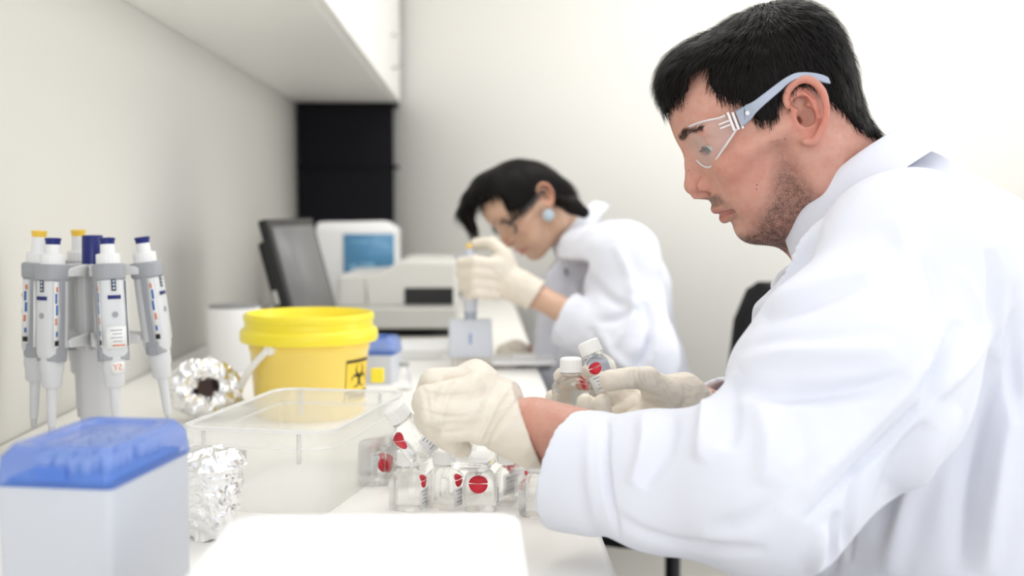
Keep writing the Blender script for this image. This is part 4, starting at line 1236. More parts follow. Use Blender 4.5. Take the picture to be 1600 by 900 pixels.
# ------------------------------------------------------------------ multichannel pipette in her hand
mcp = P(735, 520, 2.25)
mc = thing('multichannel_pipette', 'multichannel pipette with pale grey head and row of tips held by the woman', 'pipette', (mcp.x, 2.25, P(735, 575.8, 2.25).z))
def mz(py): return P(735, py, 2.25).z - mc.location.z
LB = mat('pale_blue_plastic', (.66, .69, .76), rough=.4); GM = mat('grey_blue_plastic', (.42, .46, .54), rough=.4)
hw1, hw2 = .0415, .0435
MB().loft([[Vector((x, y, z)) for x, y in rrect(w * 2, d, .006, 4)] for w, d, z in ((hw2 * .97, .026, mz(557)), (hw2, .028, mz(554)), (hw1, .028, mz(501)), (hw1 * .97, .024, mz(499)))]).build('manifold', LB, mc, auto=40)
MB().box((.000, -.0146, (mz(536) + mz(520)) / 2), (.004, .0006, mz(520) - mz(536))).build('print', BLINK_, mc) if False else MB().box((.000, -.0146, (mz(536) + mz(520)) / 2), (.004, .0006, mz(520) - mz(536))).build('print', mat('blue_print', (.25, .35, .65), rough=.5), mc)
MB().lathe([(0, mz(500)), (.013, mz(500)), (.011, mz(492)), (.0135, mz(490)), (.0135, mz(487)), (.012, mz(486)), (0, mz(486))], 20).build('neck_collar', GM, mc, auto=40)
MB().lathe([(0, mz(488)), (.0125, mz(488)), (.0145, mz(465)), (.0155, mz(430)), (.0165, mz(404)), (.014, mz(398)), (0, mz(398))], 24).build('handle', LB, mc, auto=50)
MB().box((-.002, -.002, mz(402)), (.056, .026, .006)).build('finger_rest', GM, mc, bevel=.002)
MB().lathe([(0, mz(400)), (.011, mz(400)), (.011, mz(391)), (.007, mz(390)), (.007, mz(387)), (0, mz(387))], 20).build('plunger', LB, mc, auto=40)
MB().lathe([(0, mz(387)), (.0085, mz(387)), (.0085, mz(383)), (.006, mz(381)), (0, mz(381))], 20).build('button', mat('yellow_button2', (0.95, 0.62, 0.08), rough=.35), mc, auto=40)
for k in range(8):
    x = (k - 3.5) * .0098
    MB().lathe([(0, mz(556)), (.0036, mz(556)), (.0034, mz(562)), (.0028, mz(564)), (.0010, mz(575.5)), (0, mz(575.5))], 10, cx=x).build('tip', mat('tip_buff', (.72, .66, .60), rough=.3), mc)
# ------------------------------------------------------------------ things on the bench
WHITEP = mat('white_plastic', (0.88, 0.88, 0.88), rough=0.35)
CAPW = mat('cap_white', (0.90, 0.895, 0.87), rough=0.4)
CLEAR = mat('clear_bottle', (0.985, 0.99, 0.985), rough=0.03, trans=1.0, ior=1.2, spec=0.8, alpha=.62)
PAPER = mat('label_paper', (0.90, 0.90, 0.89), rough=0.6)
RED = mat('red_sticker', (0.72, 0.025, 0.05), rough=0.5)
INK = mat('grey_ink', (0.42, 0.43, 0.50), rough=0.7)
Z0 = BENCH

def make_bottle(front):
    t = thing('bottle', 'x', 'bottle', (0, 0, 0), 0, None)
    def ring(w, r, z): return [Vector((x, y, z)) for x, y in rrect(w, w, min(r, w / 2 - 1e-5), 4)]
    body = MB().loft([ring(.028, .009, .0008), ring(.0325, .009, 0), ring(.0345, .0085, .002), ring(.035, .008, .006), ring(.035, .008, .030), ring(.0335, .009, .0335), ring(.024, .0115, .0405), ring(.0205, .0102, .0425), ring(.0200, .0100, .0470)])
    body.build('body', CLEAR, t, auto=50)
    MB().lathe([(.0100, .0430), (.0116, .0433), (.0118, .0445), (.0100, .0450)], 24).build('neck_ring', CLEAR, t)
    cp = MB(); n = 40; rings = []
    for z, r, rib in ((.0458, .0112, 0), (.0460, .0118, 1), (.0590, .0116, 1), (.0606, .0108, 0), (.0610, .0098, 0)):
        rings.append([Vector(((r + (.0004 if (i % 2 and rib) else 0)) * math.cos(2 * math.pi * i / n), (r + (.0004 if (i % 2 and rib) else 0)) * math.sin(2 * math.pi * i / n), z)) for i in range(n)])
    cp.loft(rings).build('cap', CAPW, t, auto=30)
    # red round sticker folded over the shoulder edge
    R_ = .0098 if front else .0072
    Ms = Matrix.Rotation(0 if front else math.pi / 2, 4, 'Z')
    vs = [Vector((0, -.0178, .0300))]; v2 = [Vector((0, -.0177, .0304))]
    for i in range(13):
        a = math.pi * i / 12; x = R_ * math.cos(a); h = R_ * math.sin(a)
        vs.append(Vector((x, -.0178, .0300 - h))); v2.append(Vector((x, -.0181 + h * .66, .0312 + h * .62)))
    fs = [(0, i, i + 1) for i in range(1, 13)]
    MB().add([Ms @ v for v in vs], fs).build('sticker', RED, t, solid=.0002)
    MB().add([Ms @ v for v in v2], fs).build('sticker', RED, t, solid=.0002)
    lb = MB().box((.0179, 0, .0125), (.0003, .021, .019)).build('label', PAPER, t)
    for k in range(4):
        MB().box((.01815, .001 * (k % 2), .0195 - k * .0040), (.0002, .013 - .003 * (k % 3), .0011)).build('print_line', INK, lb)
    return t
BP = {True: make_bottle(True), False: make_bottle(False)}
n_used = {True: 0, False: 0}
def bottle(label, loc, rot=(0, 0, 0), group='small clear bottles with white caps', front=False):
    t = BP[front] if n_used[front] == 0 else dup_tree(BP[front])
    n_used[front] += 1
    t.location = loc; t.rotation_euler = [math.radians(a) for a in rot]
    t['label'] = label; t['group'] = group
    return t
def bb(px, y): 
    p = P(px, 700, y); return (p.x, y, Z0 + .0003)
bottle('clear bottle at the left end of the front row beside the tub', bb(638, 1.185), (0, 0, -22))
bottle('clear bottle second from the left in the front row', bb(694, 1.19), (0, 0, -30))
bottle('clear bottle with its red sticker facing the camera, middle of the front row', bb(750, 1.18), (0, 0, -6), front=True)
bottle('clear bottle fourth from the left in the front row', bb(801, 1.20), (0, 0, -20))
bottle('clear bottle standing forward beside the man\'s cuff, nearest the bench edge', bb(842, 1.155), (0, 0, 150))
bottle('clear bottle in the second row behind the left gap', bb(668, 1.235), (0, 0, 5))
bottle('clear bottle in the second row behind the middle bottle', bb(722, 1.24), (0, 0, -25))
bottle('clear bottle in the second row on the right', bb(780, 1.245), (0, 0, -40))
bottle('clear bottle at the back right of the group under the wrist', bb(826, 1.235), (0, 0, -15))
def placed(label, cap_px, base_px, y0, y1, spin, front=False):
    """bottle whose cap end is seen at cap_px and base at base_px"""
    a = P(*cap_px, y0); b = P(*base_px, y1); ax = (a - b).normalized()
    q = ax.to_track_quat('Z', 'Y').to_matrix() @ Matrix.Rotation(math.radians(spin), 3, 'Z')
    t = bottle(label, b, (0, 0, 0), front=front); t.rotation_euler = q.to_euler()
    return t
placed('clear bottle upright in the right hand, held by the fingertips', (892, 566), (893, 646), 1.235, 1.235, 140)
placed('tilted clear bottle with red sticker under the right thumb', (921, 541), (951, 613), 1.26, 1.25, 10)
placed('clear bottle with large red sticker hanging from the left hand', (626, 652), (668, 706), 1.14, 1.15, 20, True)
placed('clear bottle lying under the left palm', (778, 706), (708, 702), 1.115, 1.12, 100)
for i, (px, py, y, rz) in enumerate(((560, 740, 1.27, 100), (592, 722, 1.315, 60), (572, 690, 1.345, 130), (596, 690, 1.375, 75))):
    b = bottle(['clear bottle lying inside the tub near its front right corner', 'clear bottle lying inside the tub against the right wall',
            'clear bottle lying inside the tub, second from the back', 'clear bottle lying inside the tub furthest to the back'][i],
           (P(px, py, y).x, y, Z0 + .0215), (90, 0, rz))

# translucent tub ---------------------------------------------------
PP = mat('translucent_tub', (0.93, 0.93, 0.91), rough=0.25, alpha=0.24, spec=0.6)
def translucent(m, col, fac):
    nt = m.node_tree; out = nt.nodes['Material Output']
    tr = nt.nodes.new('ShaderNodeBsdfTransparent'); tl = nt.nodes.new('ShaderNodeBsdfTranslucent'); df = nt.nodes.new('ShaderNodeBsdfDiffuse'); gl = nt.nodes.new('ShaderNodeBsdfGlossy')
    for n in (tl, df): n.inputs['Color'].default_value = (*col, 1)
    gl.inputs['Roughness'].default_value = .2
    a = nt.nodes.new('ShaderNodeMixShader'); a.inputs[0].default_value = .5
    nt.links.new(df.outputs[0], a.inputs[1]); nt.links.new(tl.outputs[0], a.inputs[2])
    b = nt.nodes.new('ShaderNodeMixShader'); b.inputs[0].default_value = fac
    nt.links.new(tr.outputs[0], b.inputs[1]); nt.links.new(a.outputs[0], b.inputs[2])
    c = nt.nodes.new('ShaderNodeMixShader'); c.inputs[0].default_value = .04
    nt.links.new(b.outputs[0], c.inputs[1]); nt.links.new(gl.outputs[0], c.inputs[2])
    nt.links.new(c.outputs[0], out.inputs[0])
translucent(PP, (.97, .97, .95), .30)
PPR = mat('translucent_tub_rim', (0.95, 0.95, 0.93), rough=0.25, alpha=0.6, spec=0.6)
tub = thing('plastic_tub', 'translucent rectangular plastic tub in front of the yellow bucket', 'container', (-.198, 1.288, Z0), math.radians(-13))
TW, TL, TH = .160, .262, .088
def rr3(w, l, r, z): return [Vector((x, y, z)) for x, y in rrect(w, l, r, 6)]
MB().loft([rr3(TW - .020, TL - .024, .014, .0045), rr3(TW - .022, TL - .026, .014, .0005), rr3(TW - .020, TL - .024, .016, .0), rr3(TW - .018, TL - .022, .018, .003), rr3(TW - .004, TL - .006, .022, TH - .02), rr3(TW, TL, .024, TH - .019), rr3(TW, TL, .024, TH),
           rr3(TW - .003, TL - .003, .023, TH), rr3(TW - .003, TL - .003, .023, TH - .016), rr3(TW - .007, TL - .009, .021, TH - .020), rr3(TW - .021, TL - .025, .017, .004)]).build('wall', PP, tub, auto=45)
rim = MB(); rim.loft([rr3(TW, TL, .024, TH - .002), rr3(TW + .008, TL + .008, .027, TH - .002), rr3(TW + .008, TL + .008, .027, TH + .0012), rr3(TW - .002, TL - .002, .024, TH + .0014), rr3(TW - .003, TL - .003, .024, TH - .001)], cap=False)
rim.build('rim', PPR, tub, auto=45)
rb = MB(); rb.loft([rr3(TW + .001, TL + .001, .024, TH - .019), rr3(TW + .003, TL + .003, .025, TH - .0185), rr3(TW + .003, TL + .003, .025, TH - .0165), rr3(TW + .001, TL + .001, .024, TH - .016)], cap=False)
rb.build('step', PPR, tub)
for (x, y, a, b) in ((-.055, -1, .004, .0015), (.048, -1, .004, .0015), (-.055, 1, .004, .0015), (.048, 1, .004, .0015)):
    MB().box((x, y * (TL / 2 + .001), TH - .018), (a, b, .030)).build('rib', PPR, tub)

# yellow bucket -----------------------------------------------------
YEL = mat('yellow_plastic', (0.95, 0.72, 0.16), rough=0.3, spec=0.5, sss=0.0)
YLID = mat('yellow_lid', (0.96, 0.80, 0.05), rough=0.3, spec=0.5)
HNDL = mat('white_handle', (0.92, 0.90, 0.88), rough=0.35)
BLK = mat('black_print', (0.015, 0.012, 0.01), rough=0.5)
bpos = P(484, 560, 1.75); bx, by = bpos.x, 1.75
bk = thing('bucket', 'round yellow clinical waste bucket with a white handle behind the tub', 'bucket', (bx, by, Z0))
prof = [(.001, .003), (.076, .003), (.080, .0), (.082, .004), (.0885, .098), (.0905, .100), (.0905, .114), (.0885, .118)]
MB().lathe([(.002, 0)] + prof[2:] + [(.084, .118), (.080, .01), (.002, .008)], 64).build('body', YEL, bk, auto=50)
MB().lathe([(.0920, .112), (.1020, .113), (.1035, .116), (.1035, .126), (.1015, .131), (.0965, .134), (.0960, .143), (.0980, .1455), (.0980, .152), (.0955, .1555), (.0920, .1555), (.0900, .150), (.088, .141), (.001, .1395)], 72).build('lid', YLID, bk, auto=40)
sa = math.radians(-119)
pa = Vector((math.cos(sa) * .092, math.sin(sa) * .092, .108)); pb = -pa; pb.z = .108
perp = Vector((-math.sin(sa), math.cos(sa), 0)); perp = perp if perp.x < 0 else -perp
drop = perp * .094 + Vector((0, 0, -.100))
arc = []
for i in range(25):
    t = math.pi * i / 24
    ctr = (pa + pb) / 2
    arc.append(ctr + (pa - ctr) * (math.cos(t) * 1.07) + drop * math.sin(t) ** .85 + perp * .012 * math.sin(t) ** .5)
hd = MB(); hd.tube(arc, .0052, 8).build('handle', HNDL, bk)
for p in (pa, pb):
    d = Vector((p.x, p.y, 0)).normalized()
    MB().lathe([(.0085, -.003), (.0085, .006), (.006, .008)], 16, Matrix.Translation(p) @ d.to_track_quat('Z', 'Y').to_matrix().to_4x4()).build('handle_pivot', HNDL, bk)
# biohazard panel printed on the wall of the bucket
def on_bucket(u, v, off=.0006):
    """u along the circumference (m), v height -> point on the wall"""
    r = .082 + (.0885 - .082) * (v - .004) / .094 + off
    a = BA + u / r
    return Vector((r * math.cos(a), r * math.sin(a), v))
BA = math.radians(-25)
def patch(name, poly_fn, m, parent, off): pass
def strip(us, vs, off=.0006):
    mb = MB(); n = len(us); m = len(vs)
    mb.add([on_bucket(u, v, off) for u in us for v in vs], [(i * m + j, (i + 1) * m + j, (i + 1) * m + j + 1, i * m + j + 1) for i in range(n - 1) for j in range(m - 1)])
    return mb
lw, l0, l1 = .030, .024, .098 - .010
lab = strip(np.linspace(-lw, lw, 14), [l0, l1], .0004).build('warning_label', mat('label_yellow', (.93, .66, .06), rough=.4), bk)
strip(np.linspace(-lw, lw, 14), [l1 - .004, l1], .0009).build('border', BLK, lab)
strip(np.linspace(-lw, lw, 14), [l0 + .014, l0 + .0165], .0009).build('border', BLK, lab)
strip([-lw, -lw + .0009], [l0, l1], .0009).build('border', BLK, lab); strip([lw - .0009, lw], [l0, l1], .0009).build('border', BLK, lab)
def ringarc(cu, cv, r0, r1, a0, a1, off=.001, n=20, ecc=0.0):
    mb = MB(); vs = []
    for i in range(n + 1):
        a = a0 + (a1 - a0) * i / n; t = math.sin(math.pi * i / n)
        ri = r0 + ecc * (1 - t)
        vs += [on_bucket(cu + ri * math.cos(a), cv + ri * math.sin(a), off), on_bucket(cu + r1 * math.cos(a), cv + r1 * math.sin(a), off)]
    mb.add(vs, [(2 * i, 2 * i + 1, 2 * i + 3, 2 * i + 2) for i in range(n)]); return mb
cu, cv = 0.0, .062; S = .0098
sym = MB()
def merge(a, b): a.add(b.v, b.f)
for k in range(3):
    a = math.pi / 2 + k * 2 * math.pi / 3
    merge(sym, ringarc(cu + .0105 * math.cos(a), cv + .0105 * math.sin(a), .0062, .0098, a + .45, a + 2 * math.pi - .45, ecc=.003, n=26))
    merge(sym, ringarc(cu, cv, .0085, .0105, a - .62, a + .62 - .0, .0012, 8)) if False else None
    merge(sym, ringarc(cu, cv, .0078, .0100, a + math.pi / 3 - .45, a + math.pi / 3 + .45, .0012, 8))
merge(sym, ringarc(cu, cv, .0022, .0042, 0, 2 * math.pi, .0012, 18))
sym.build('biohazard_symbol', BLK, lab)
tx = MB()
for i, (u0, u1) in enumerate(((-.024, -.018), (-.016, -.012), (-.010, -.003), (-.001, .004), (.006, .012), (.014, .023))):
    merge(tx, strip([u0, (u0 + u1) / 2, u1], [l0 + .0075, l0 + .0115], .001))
    merge(tx, strip([u0 + .001, u1 - .001], [l0 + .003, l0 + .0055], .001))
tx.build('warning_text', BLK, lab)
MB().box((.1035, -.012, .060), (.02, .012, .022)).build('latch_tab', YLID, bk, bevel=.002)

# pipette stand -----------------------------------------------------
PGREY = mat('pipette_grey', (0.36, 0.37, 0.40), rough=0.45)
PWHITE = mat('pipette_white', (0.70, 0.71, 0.73), rough=0.35)
PLGREY = mat('pipette_tip_grey', (0.60, 0.60, 0.60), rough=0.4)
NAVY = mat('navy_plastic', (0.012, 0.02, 0.17), rough=0.3)
YBTN = mat('yellow_button', (0.95, 0.62, 0.08), rough=0.35)
ORINK = mat('orange_ink', (0.8, 0.25, 0.12), rough=0.6)
BLINK = mat('blue_ink', (0.03, 0.16, 0.5), rough=0.6)
sp = P(149, 560, 1.47)
SX, SY = sp.x, 1.47
st = thing('pipette_stand', 'grey carousel pipette stand with a dark blue knob by the left wall', 'pipette stand', (SX, SY, Z0), 0)
def zz(py, y=1.47): return P(160, py, y).z - Z0
MB().lathe([(.001, 0), (.07, 0), (.072, .004), (.068, .009), (.03, .014), (.001, .015)], 40).build('base', PLGREY, st)
MB().loft([[Vector((x, y, z)) for x, y in rrect(.038 * s_, .030 * s_, .012 * s_, 5)] for z, s_ in ((.010, 1.15), (.04, 1.0), (zz(545), .98), (zz(540), .7))]).build('column', mat('stand_grey', (.66, .66, .67), rough=.45), st, auto=40)
up = MB()
for k in range(6):
    a = math.radians(k * 60 + 4); M_ = Matrix.Rotation(a, 4, 'Z')
    up.box((.013, 0, (zz(545) + zz(412)) / 2), (.018, .0125, zz(412) - zz(545)), M_)
up.build('fluted_post', mat('stand_grey', (.66, .66, .67)), st, bevel=.0015)
MB().lathe([(.0, zz(414)), (.0135, zz(414)), (.0128, zz(370)), (.0118, zz(367.5)), (.0, zz(367))], 32).build('knob', NAVY, st, auto=40)
PANG = [(-56, 'b', 'blue-topped pipette hanging at the front of the stand, with a lettered tag reading SY'),
        (-116, 'b', 'blue-topped pipette hanging at the front left of the stand'),
        (-172, 'y', 'yellow-topped pipette hanging at the far left of the stand'),
        (124, 'y', 'yellow-topped pipette half hidden behind the blue knob'),
        (4, 'b', 'blue-topped pipette hanging at the right side of the stand, leaning outward')]
RAD = .066
def arm(a, z, w0, drop_, R=RAD - .012):
    M_ = Matrix.Rotation(a, 4, 'Z'); mb = MB()
    for s in (-1, 1):
        pts = [Vector((.012, s * .003, z)), Vector((.024, s * .010, z + .002)), Vector((R, s * .0165, z + .001)), Vector((R + .006, s * .0165, z))]
        rings = []
        for i, p in enumerate(pts):
            h = (.0085, .0075, .0055, .004)[i]
            rings.append([p + Vector((0, -.0025, -h - drop_)), p + Vector((0, .0025, -h - drop_)), p + Vector((0, .0025, h)), p + Vector((0, -.0025, h))])
        mb.loft(rings, True, M_)
    mb.box((.030, 0, z - .001), (.03, .022, .0035), M_)
    return mb
for k, (deg, c, l) in enumerate(PANG + [(64, None, None)]):
    a = math.radians(deg)
    arm(a, zz(423), 1, 0).build('upper_arm', mat('arm_white', (.74, .74, .74), rough=.35), st, bevel=.0012)
    arm(a, zz(528), 1, .001).build('lower_arm', mat('arm_white', (.74, .74, .74)), st, bevel=.0012)

def oval(w, d, z, n=24, k=2.6):
    out = []
    for i in range(n):
        t = 2 * math.pi * i / n; c, s = math.cos(t), math.sin(t)
        out.append(Vector((w / 2 * math.copysign(abs(c) ** (2 / k), c), d / 2 * math.copysign(abs(s) ** (2 / k), s), z)))
    return out
def make_pipette(kind, label, sy=False):
    """local: z up, length 0.247, face with the colour band looks to +X"""
    t = thing('pipette', label, 'pipette', (0, 0, 0), 0, 'pipettes on the carousel stand')
    btn = NAVY if kind == 'b' else YBTN
    MB().loft([oval(.028, .030, .098), oval(.0325, .0335, .104), oval(.0335, .0345, .150), oval(.0325, .033, .196), oval(.030, .031, .207), oval(.024, .025, .209)]).build('body', PWHITE, t, auto=60)
    # grey rails down both sides, grey foot
    for s in (-1, 1):
        r = MB().box((.001, s * .0166, .153), (.0075, .003, .098)); r.box((.001, s * .0158, .101), (.014, .004, .016)); r.build('side_rail', PGREY, t, bevel=.001)
    MB().loft([oval(.024, .034, .094), oval(.027, .0352, .0945), oval(.028, .0356, .108), oval(.026, .0350, .110)]).build('ejector_foot', PGREY, t, auto=60)
    # finger hook and collar
    cl = MB().loft([oval(.031, .032, .190), oval(.0375, .0375, .193), oval(.0385, .0385, .208), oval(.036, .036, .2105), oval(.030, .030, .211)])
    cl.box((-.021, 0, .204), (.024, .020, .010)); cl.build('collar', PGREY, t, bevel=.0008)
    n = 36; rings = [[Vector(((r + (.0006 if i % 2 else 0)) * math.cos(2 * math.pi * i / n), (r + (.0006 if i % 2 else 0)) * math.sin(2 * math.pi * i / n), z)) for i in range(n)] for z, r in ((.210, .0138), (.2225, .0135), (.2235, .0125))]
    MB().loft(rings).build('volume_dial', mat('dial_white', (.88, .88, .88), rough=.4), t, auto=30)
    top = .236 if kind == 'b' else .244
    MB().lathe([(.0, .222), (.0088, .222), (.0084, top - .001), (0, top)], 24).build('plunger', mat('dial_white', (.88, .88, .88)), t)
    MB().lathe([(.0, top - .002), (.0085, top - .001), (.0088, top + .003), (.0096, top + .0045), (.0096, top + .0065), (.006, top + .0072), (0, top + .0065)], 24).build('button', btn, t)
    # band, counter window, badge
    MB().box((.0168, 0, .170), (.0008, .0155, .0045)).build('colour_band', btn, t)
    wn = MB().box((.0168, .0, .188 - .001), (.0007, .0055, .019)).build('counter_window', mat('window_dark', (.03, .035, .05), rough=.2) if kind == 'b' else PGREY, t)
    for q in range(4): MB().box((.0173, 0, .1935 - q * .0043), (.0003, .003, .0026)).build('digit', mat('digit_light', (.5, .6, .72), rough=.4), wn)
    bd = MB().lathe([(.0, 0), (.0036, 0), (.0036, .0006), (0, .0006)], 16, Matrix.Translation((.0168, 0, .149)) @ Matrix.Rotation(math.pi / 2, 4, 'Y')).build('badge', PGREY, t)
    # side print
    for s in (-1, 1):
        pr = MB().box((.0095, s * .01655, .150), (.0085, .0004, .080)).build('side_panel', WHITEP, t)
        for q, (z, h, m_) in enumerate(((.181, .006, ORINK), (.170, .012, BLINK), (.156, .012, BLINK), (.142, .008, ORINK), (.127, .006, BLINK))):
            MB().box((.0095 + .0012 * (q % 2), s * .0169, z), (.0028, .0003, h)).build('print', m_, pr)
        MB().box((.0095, s * .0169, .116), (.006, .0003, .006)).build('print', BLK, pr)
    if sy:
        lp = MB().box((.0172, .0, .121), (.0006, .024, .027)).build('paper_label', PAPER, t)
        for q in range(4): MB().box((.0177, .001 * (q % 2), .130 - q * .0045), (.0002, .014 - .003 * (q % 2), .0012)).build('print', INK, lp)
        MB().box((.0177, .002, .1115), (.0002, .015, .0016)).build('print', ORINK, lp)
    # lower cone
    MB().lathe([(0, .098), (.0142, .098), (.0140, .082), (.0122, .077), (.0118, .064), (.0095, .061), (0, .060)], 28, sy=1.0).build('tip_cone_holder', PWHITE, t, auto=40)
    MB().lathe([(0, .062), (.0066, .062), (.0052, .016), (.0044, .014), (0, .014)], 20).build('shaft', PWHITE, t, auto=50)
    MB().lathe([(0, .015), (.0042, .0145), (.0034, .002), (.0014, .0015), (0, .0015)], 16).build('nose_cone', PLGREY, t, auto=50)
    if sy:
        tg = MB().loft([[Vector((.0142, -.0085, .092)), Vector((.0142, .0085, .092)), Vector((.0148, .0085, .092)), Vector((.0148, -.0085, .092))],
                        [Vector((.0136, -.0060, .077)), Vector((.0136, .0060, .077)), Vector((.0142, .0060, .077)), Vector((.0142, -.0060, .077))]]).build('name_tag', PAPER, t)
        M_ = Matrix.Translation((.0151, 0, .0850)) @ Matrix(((0, 0, 1, 0), (1, 0, 0, 0), (0, 1, 0, 0), (0, 0, 0, 1)))
        text_mesh('SY', .0105, ORINK, 'lettering', tg, M_, mirror=True)
    return t
for k, (deg, c, l) in enumerate(PANG):
    p = make_pipette(c, l, sy=(k == 0)); a = math.radians(deg)
    tilt = math.radians((6.0, 2.5, 3.0, 3.0, 7.0)[k])
    hz = zz(423) - .200 + Z0
    R_ = Matrix.Rotation(a, 4, 'Z') @ Matrix.Rotation(-tilt, 4, 'Y')
    pivot = Matrix.Translation((SX, SY, hz + .200)) @ Matrix.Rotation(a, 4, 'Z') @ Matrix.Translation((RAD, 0, 0))
    Mx = pivot @ Matrix.Rotation(-tilt, 4, 'Y') @ Matrix.Translation((0, 0, -.200))
    if k in (0, 1, 4):   # faces turned a little towards the room, as hung
        Mx = Mx @ Matrix.Rotation(math.radians({0: 0, 1: 0, 4: -12}[k]), 4, 'Z')
    p.matrix_world = Mx
    loc, rot, _ = Mx.decompose(); p.location = loc; p.rotation_euler = rot.to_euler()

# white tip box with blue lid --------------------------------------
BLUELID = mat('blue_lid', (0.13, 0.28, 0.82), rough=0.2, alpha=0.55, spec=0.6)
def tip_box(label, loc, rz, w, l, h, lh, cells=True):
    t = thing('tip_box', label, 'box', loc, rz)
    def rr(w, l, r, z): return [Vector((x, y, z)) for x, y in rrect(w, l, r, 4)]
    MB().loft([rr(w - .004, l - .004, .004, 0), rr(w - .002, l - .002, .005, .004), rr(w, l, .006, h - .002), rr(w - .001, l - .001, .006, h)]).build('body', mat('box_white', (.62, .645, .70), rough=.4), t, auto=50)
    lid = MB().loft([rr(w + .001, l + .001, .006, h), rr(w + .002, l + .002, .006, h + .002), rr(w - .002, l - .002, .007, h + lh * .72), rr(w - .012, l - .012, .010, h + lh), rr(w - .030, l - .030, .008, h + lh), rr(w - .034, l - .034, .008, h + lh - .0025), rr(w - .05, l - .05, .008, h + lh - .0025)]).build('lid', BLUELID, t, auto=40)
    if cells:
        MB().box((0, 0, h + .003), (w - .012, l - .012, .004)).build('tip_rack', mat('rack_blue', (.16, .30, .70), rough=.4), t, bevel=.001)
        tp = MB(); nx, ny = 6, 10
        for i in range(nx):
            for j in range(ny):
                if (i * 7 + j * 3) % 5 == 0: continue
                tp.lathe([(.0028, h + .004), (.0036, h + .016)], 8, cx=(i - (nx - 1) / 2) * .0098, cy=(j - (ny - 1) / 2) * .0098)
        o = tp.build('pipette_tips', mat('tip_pale', (.75, .8, .9), rough=.3), t); o['kind'] = 'stuff'
        MB().box((0, -l / 2 - .0016, h + .010), (.022, .003, .010)).build('lid_catch', BLUELID, t, bevel=.001)
    return t
tip_box('white pipette tip box with translucent blue lid in the near left corner', (-.2705, .818, Z0), math.radians(-10), .083, .124, .127, .026)
tip_box('small white tip box with blue lid far behind the yellow bucket', (P(598, 560, 2.08).x, 2.08, Z0), math.radians(-8), .055, .08, .052, .030, False)

# aluminium foil ----------------------------------------------------
FOIL = mat('aluminium_foil', (0.93, 0.93, 0.94), rough=0.27, metal=1.0)
def crumple(V, amp, sc, seed):
    a = vnoise(V, sc, seed); b = vnoise(V, sc * 2.1, seed + 1); c = vnoise(V, sc * 4.2, seed + 2)
    return amp * ((1 - np.abs(a)) * 1.0 + (1 - np.abs(b)) * .6 + c * .25 - .9)
def foil_obj(name, mb, parent, amp, sc, seed, sub=0):
    V = np.array(mb.v, dtype=float)
    bm = bmesh.new(); vs = [bm.verts.new(v) for v in mb.v]
    for f in mb.f:
        try: bm.faces.new([vs[i] for i in f])
        except ValueError: pass
    bmesh.ops.triangulate(bm, faces=bm.faces); bm.normal_update()
    Nn = np.array([v.normal for v in bm.verts]); d = crumple(V, amp, sc, seed)
    jit = np.stack([vnoise(V, sc * 1.5, seed + 5 + k) for k in range(3)], 1) * amp * .8
    Vn = V + Nn * d[:, None] + jit
    for v, q in zip(bm.verts, Vn): v.co = q
    me = bpy.data.meshes.new(name); bm.to_mesh(me); bm.free(); me.materials.append(FOIL)
    return link(bpy.data.objects.new(name, me), parent)
fp = P(332, 845, 1.085)
fc = thing('foil_cup', 'crumpled aluminium foil wrapped round a beaker beside the tip box', 'foil', (fp.x, 1.085, Z0))
m = MB(); pr = [(.004, .004), (.019, .003)] + [(.0195 + .0105 * t, .004 + .066 * t) for t in np.linspace(.03, 1, 26)] + [(.0325, .073), (.031, .077), (.026, .081), (.018, .0835), (.009, .085), (.002, .0855)]
m.lathe(pr, 56); foil_obj('wrap', m, fc, .0036, 95, 11)
m = MB(); m.lathe([(.027, .0), (.033, .002), (.035, .006), (.031, .009), (.026, .007)], 60, Matrix.Translation((-.003, -.002, .064)), closed=True)
foil_obj('folded_edge', m, fc, .0022, 150, 21)
fp = P(317, 652, 1.70)
fr = thing('foil_ring', 'crumpled ring of aluminium foil lying on edge behind the tub', 'foil', (fp.x, 1.70, Z0 + .002))
m = MB(); rings = []
cM = Matrix.Translation((0.002, 0, .045)) @ Matrix.Rotation(math.radians(28), 4, 'Z') @ Matrix.Rotation(math.radians(82), 4, 'X')
pr = [(.031 + .0185 * math.cos(t), .020 * math.sin(t)) for t in np.linspace(0, 2 * math.pi, 26)[:-1]]
m.lathe(pr, 72, cM, closed=True, sx=1.12, sy=.86); foil_obj('wrap', m, fr, .0050, 75, 31)
MB().lathe([(.0, -.012), (.014, -.012), (.0145, .010), (.0, .010)], 24, cM, sx=.8, sy=1.3).build('dark_core', mat('core_brown', (.045, .02, .015), rough=.5), fr)

# white box in the foreground ----------------------------------------
NEARW = mat('white_polystyrene', (0.90, 0.89, 0.87), rough=0.6, bump=.1, bscale=300)
wb = thing('storage_box', 'low white lidded storage box nearest the camera in front of the bottles', 'box', (-.072, .645, Z0), 0)
def rrz(w, l, r, z): return [Vector((x, y, z)) for x, y in rrect(w, l, r, 5)]
MB().loft([rrz(.180, .29, .012, 0), rrz(.192, .300, .014, .085)]).build('body', NEARW, wb, auto=50)
MB().loft([rrz(.196, .304, .016, .078), rrz(.200, .308, .018, .080), rrz(.200, .308, .018, .0955), rrz(.196, .304, .018, .0975), rrz(.182, .290, .014, .0975), rrz(.178, .286, .014, .0950), rrz(.16, .26, .012, .0945)]).build('lid', NEARW, wb, auto=40)

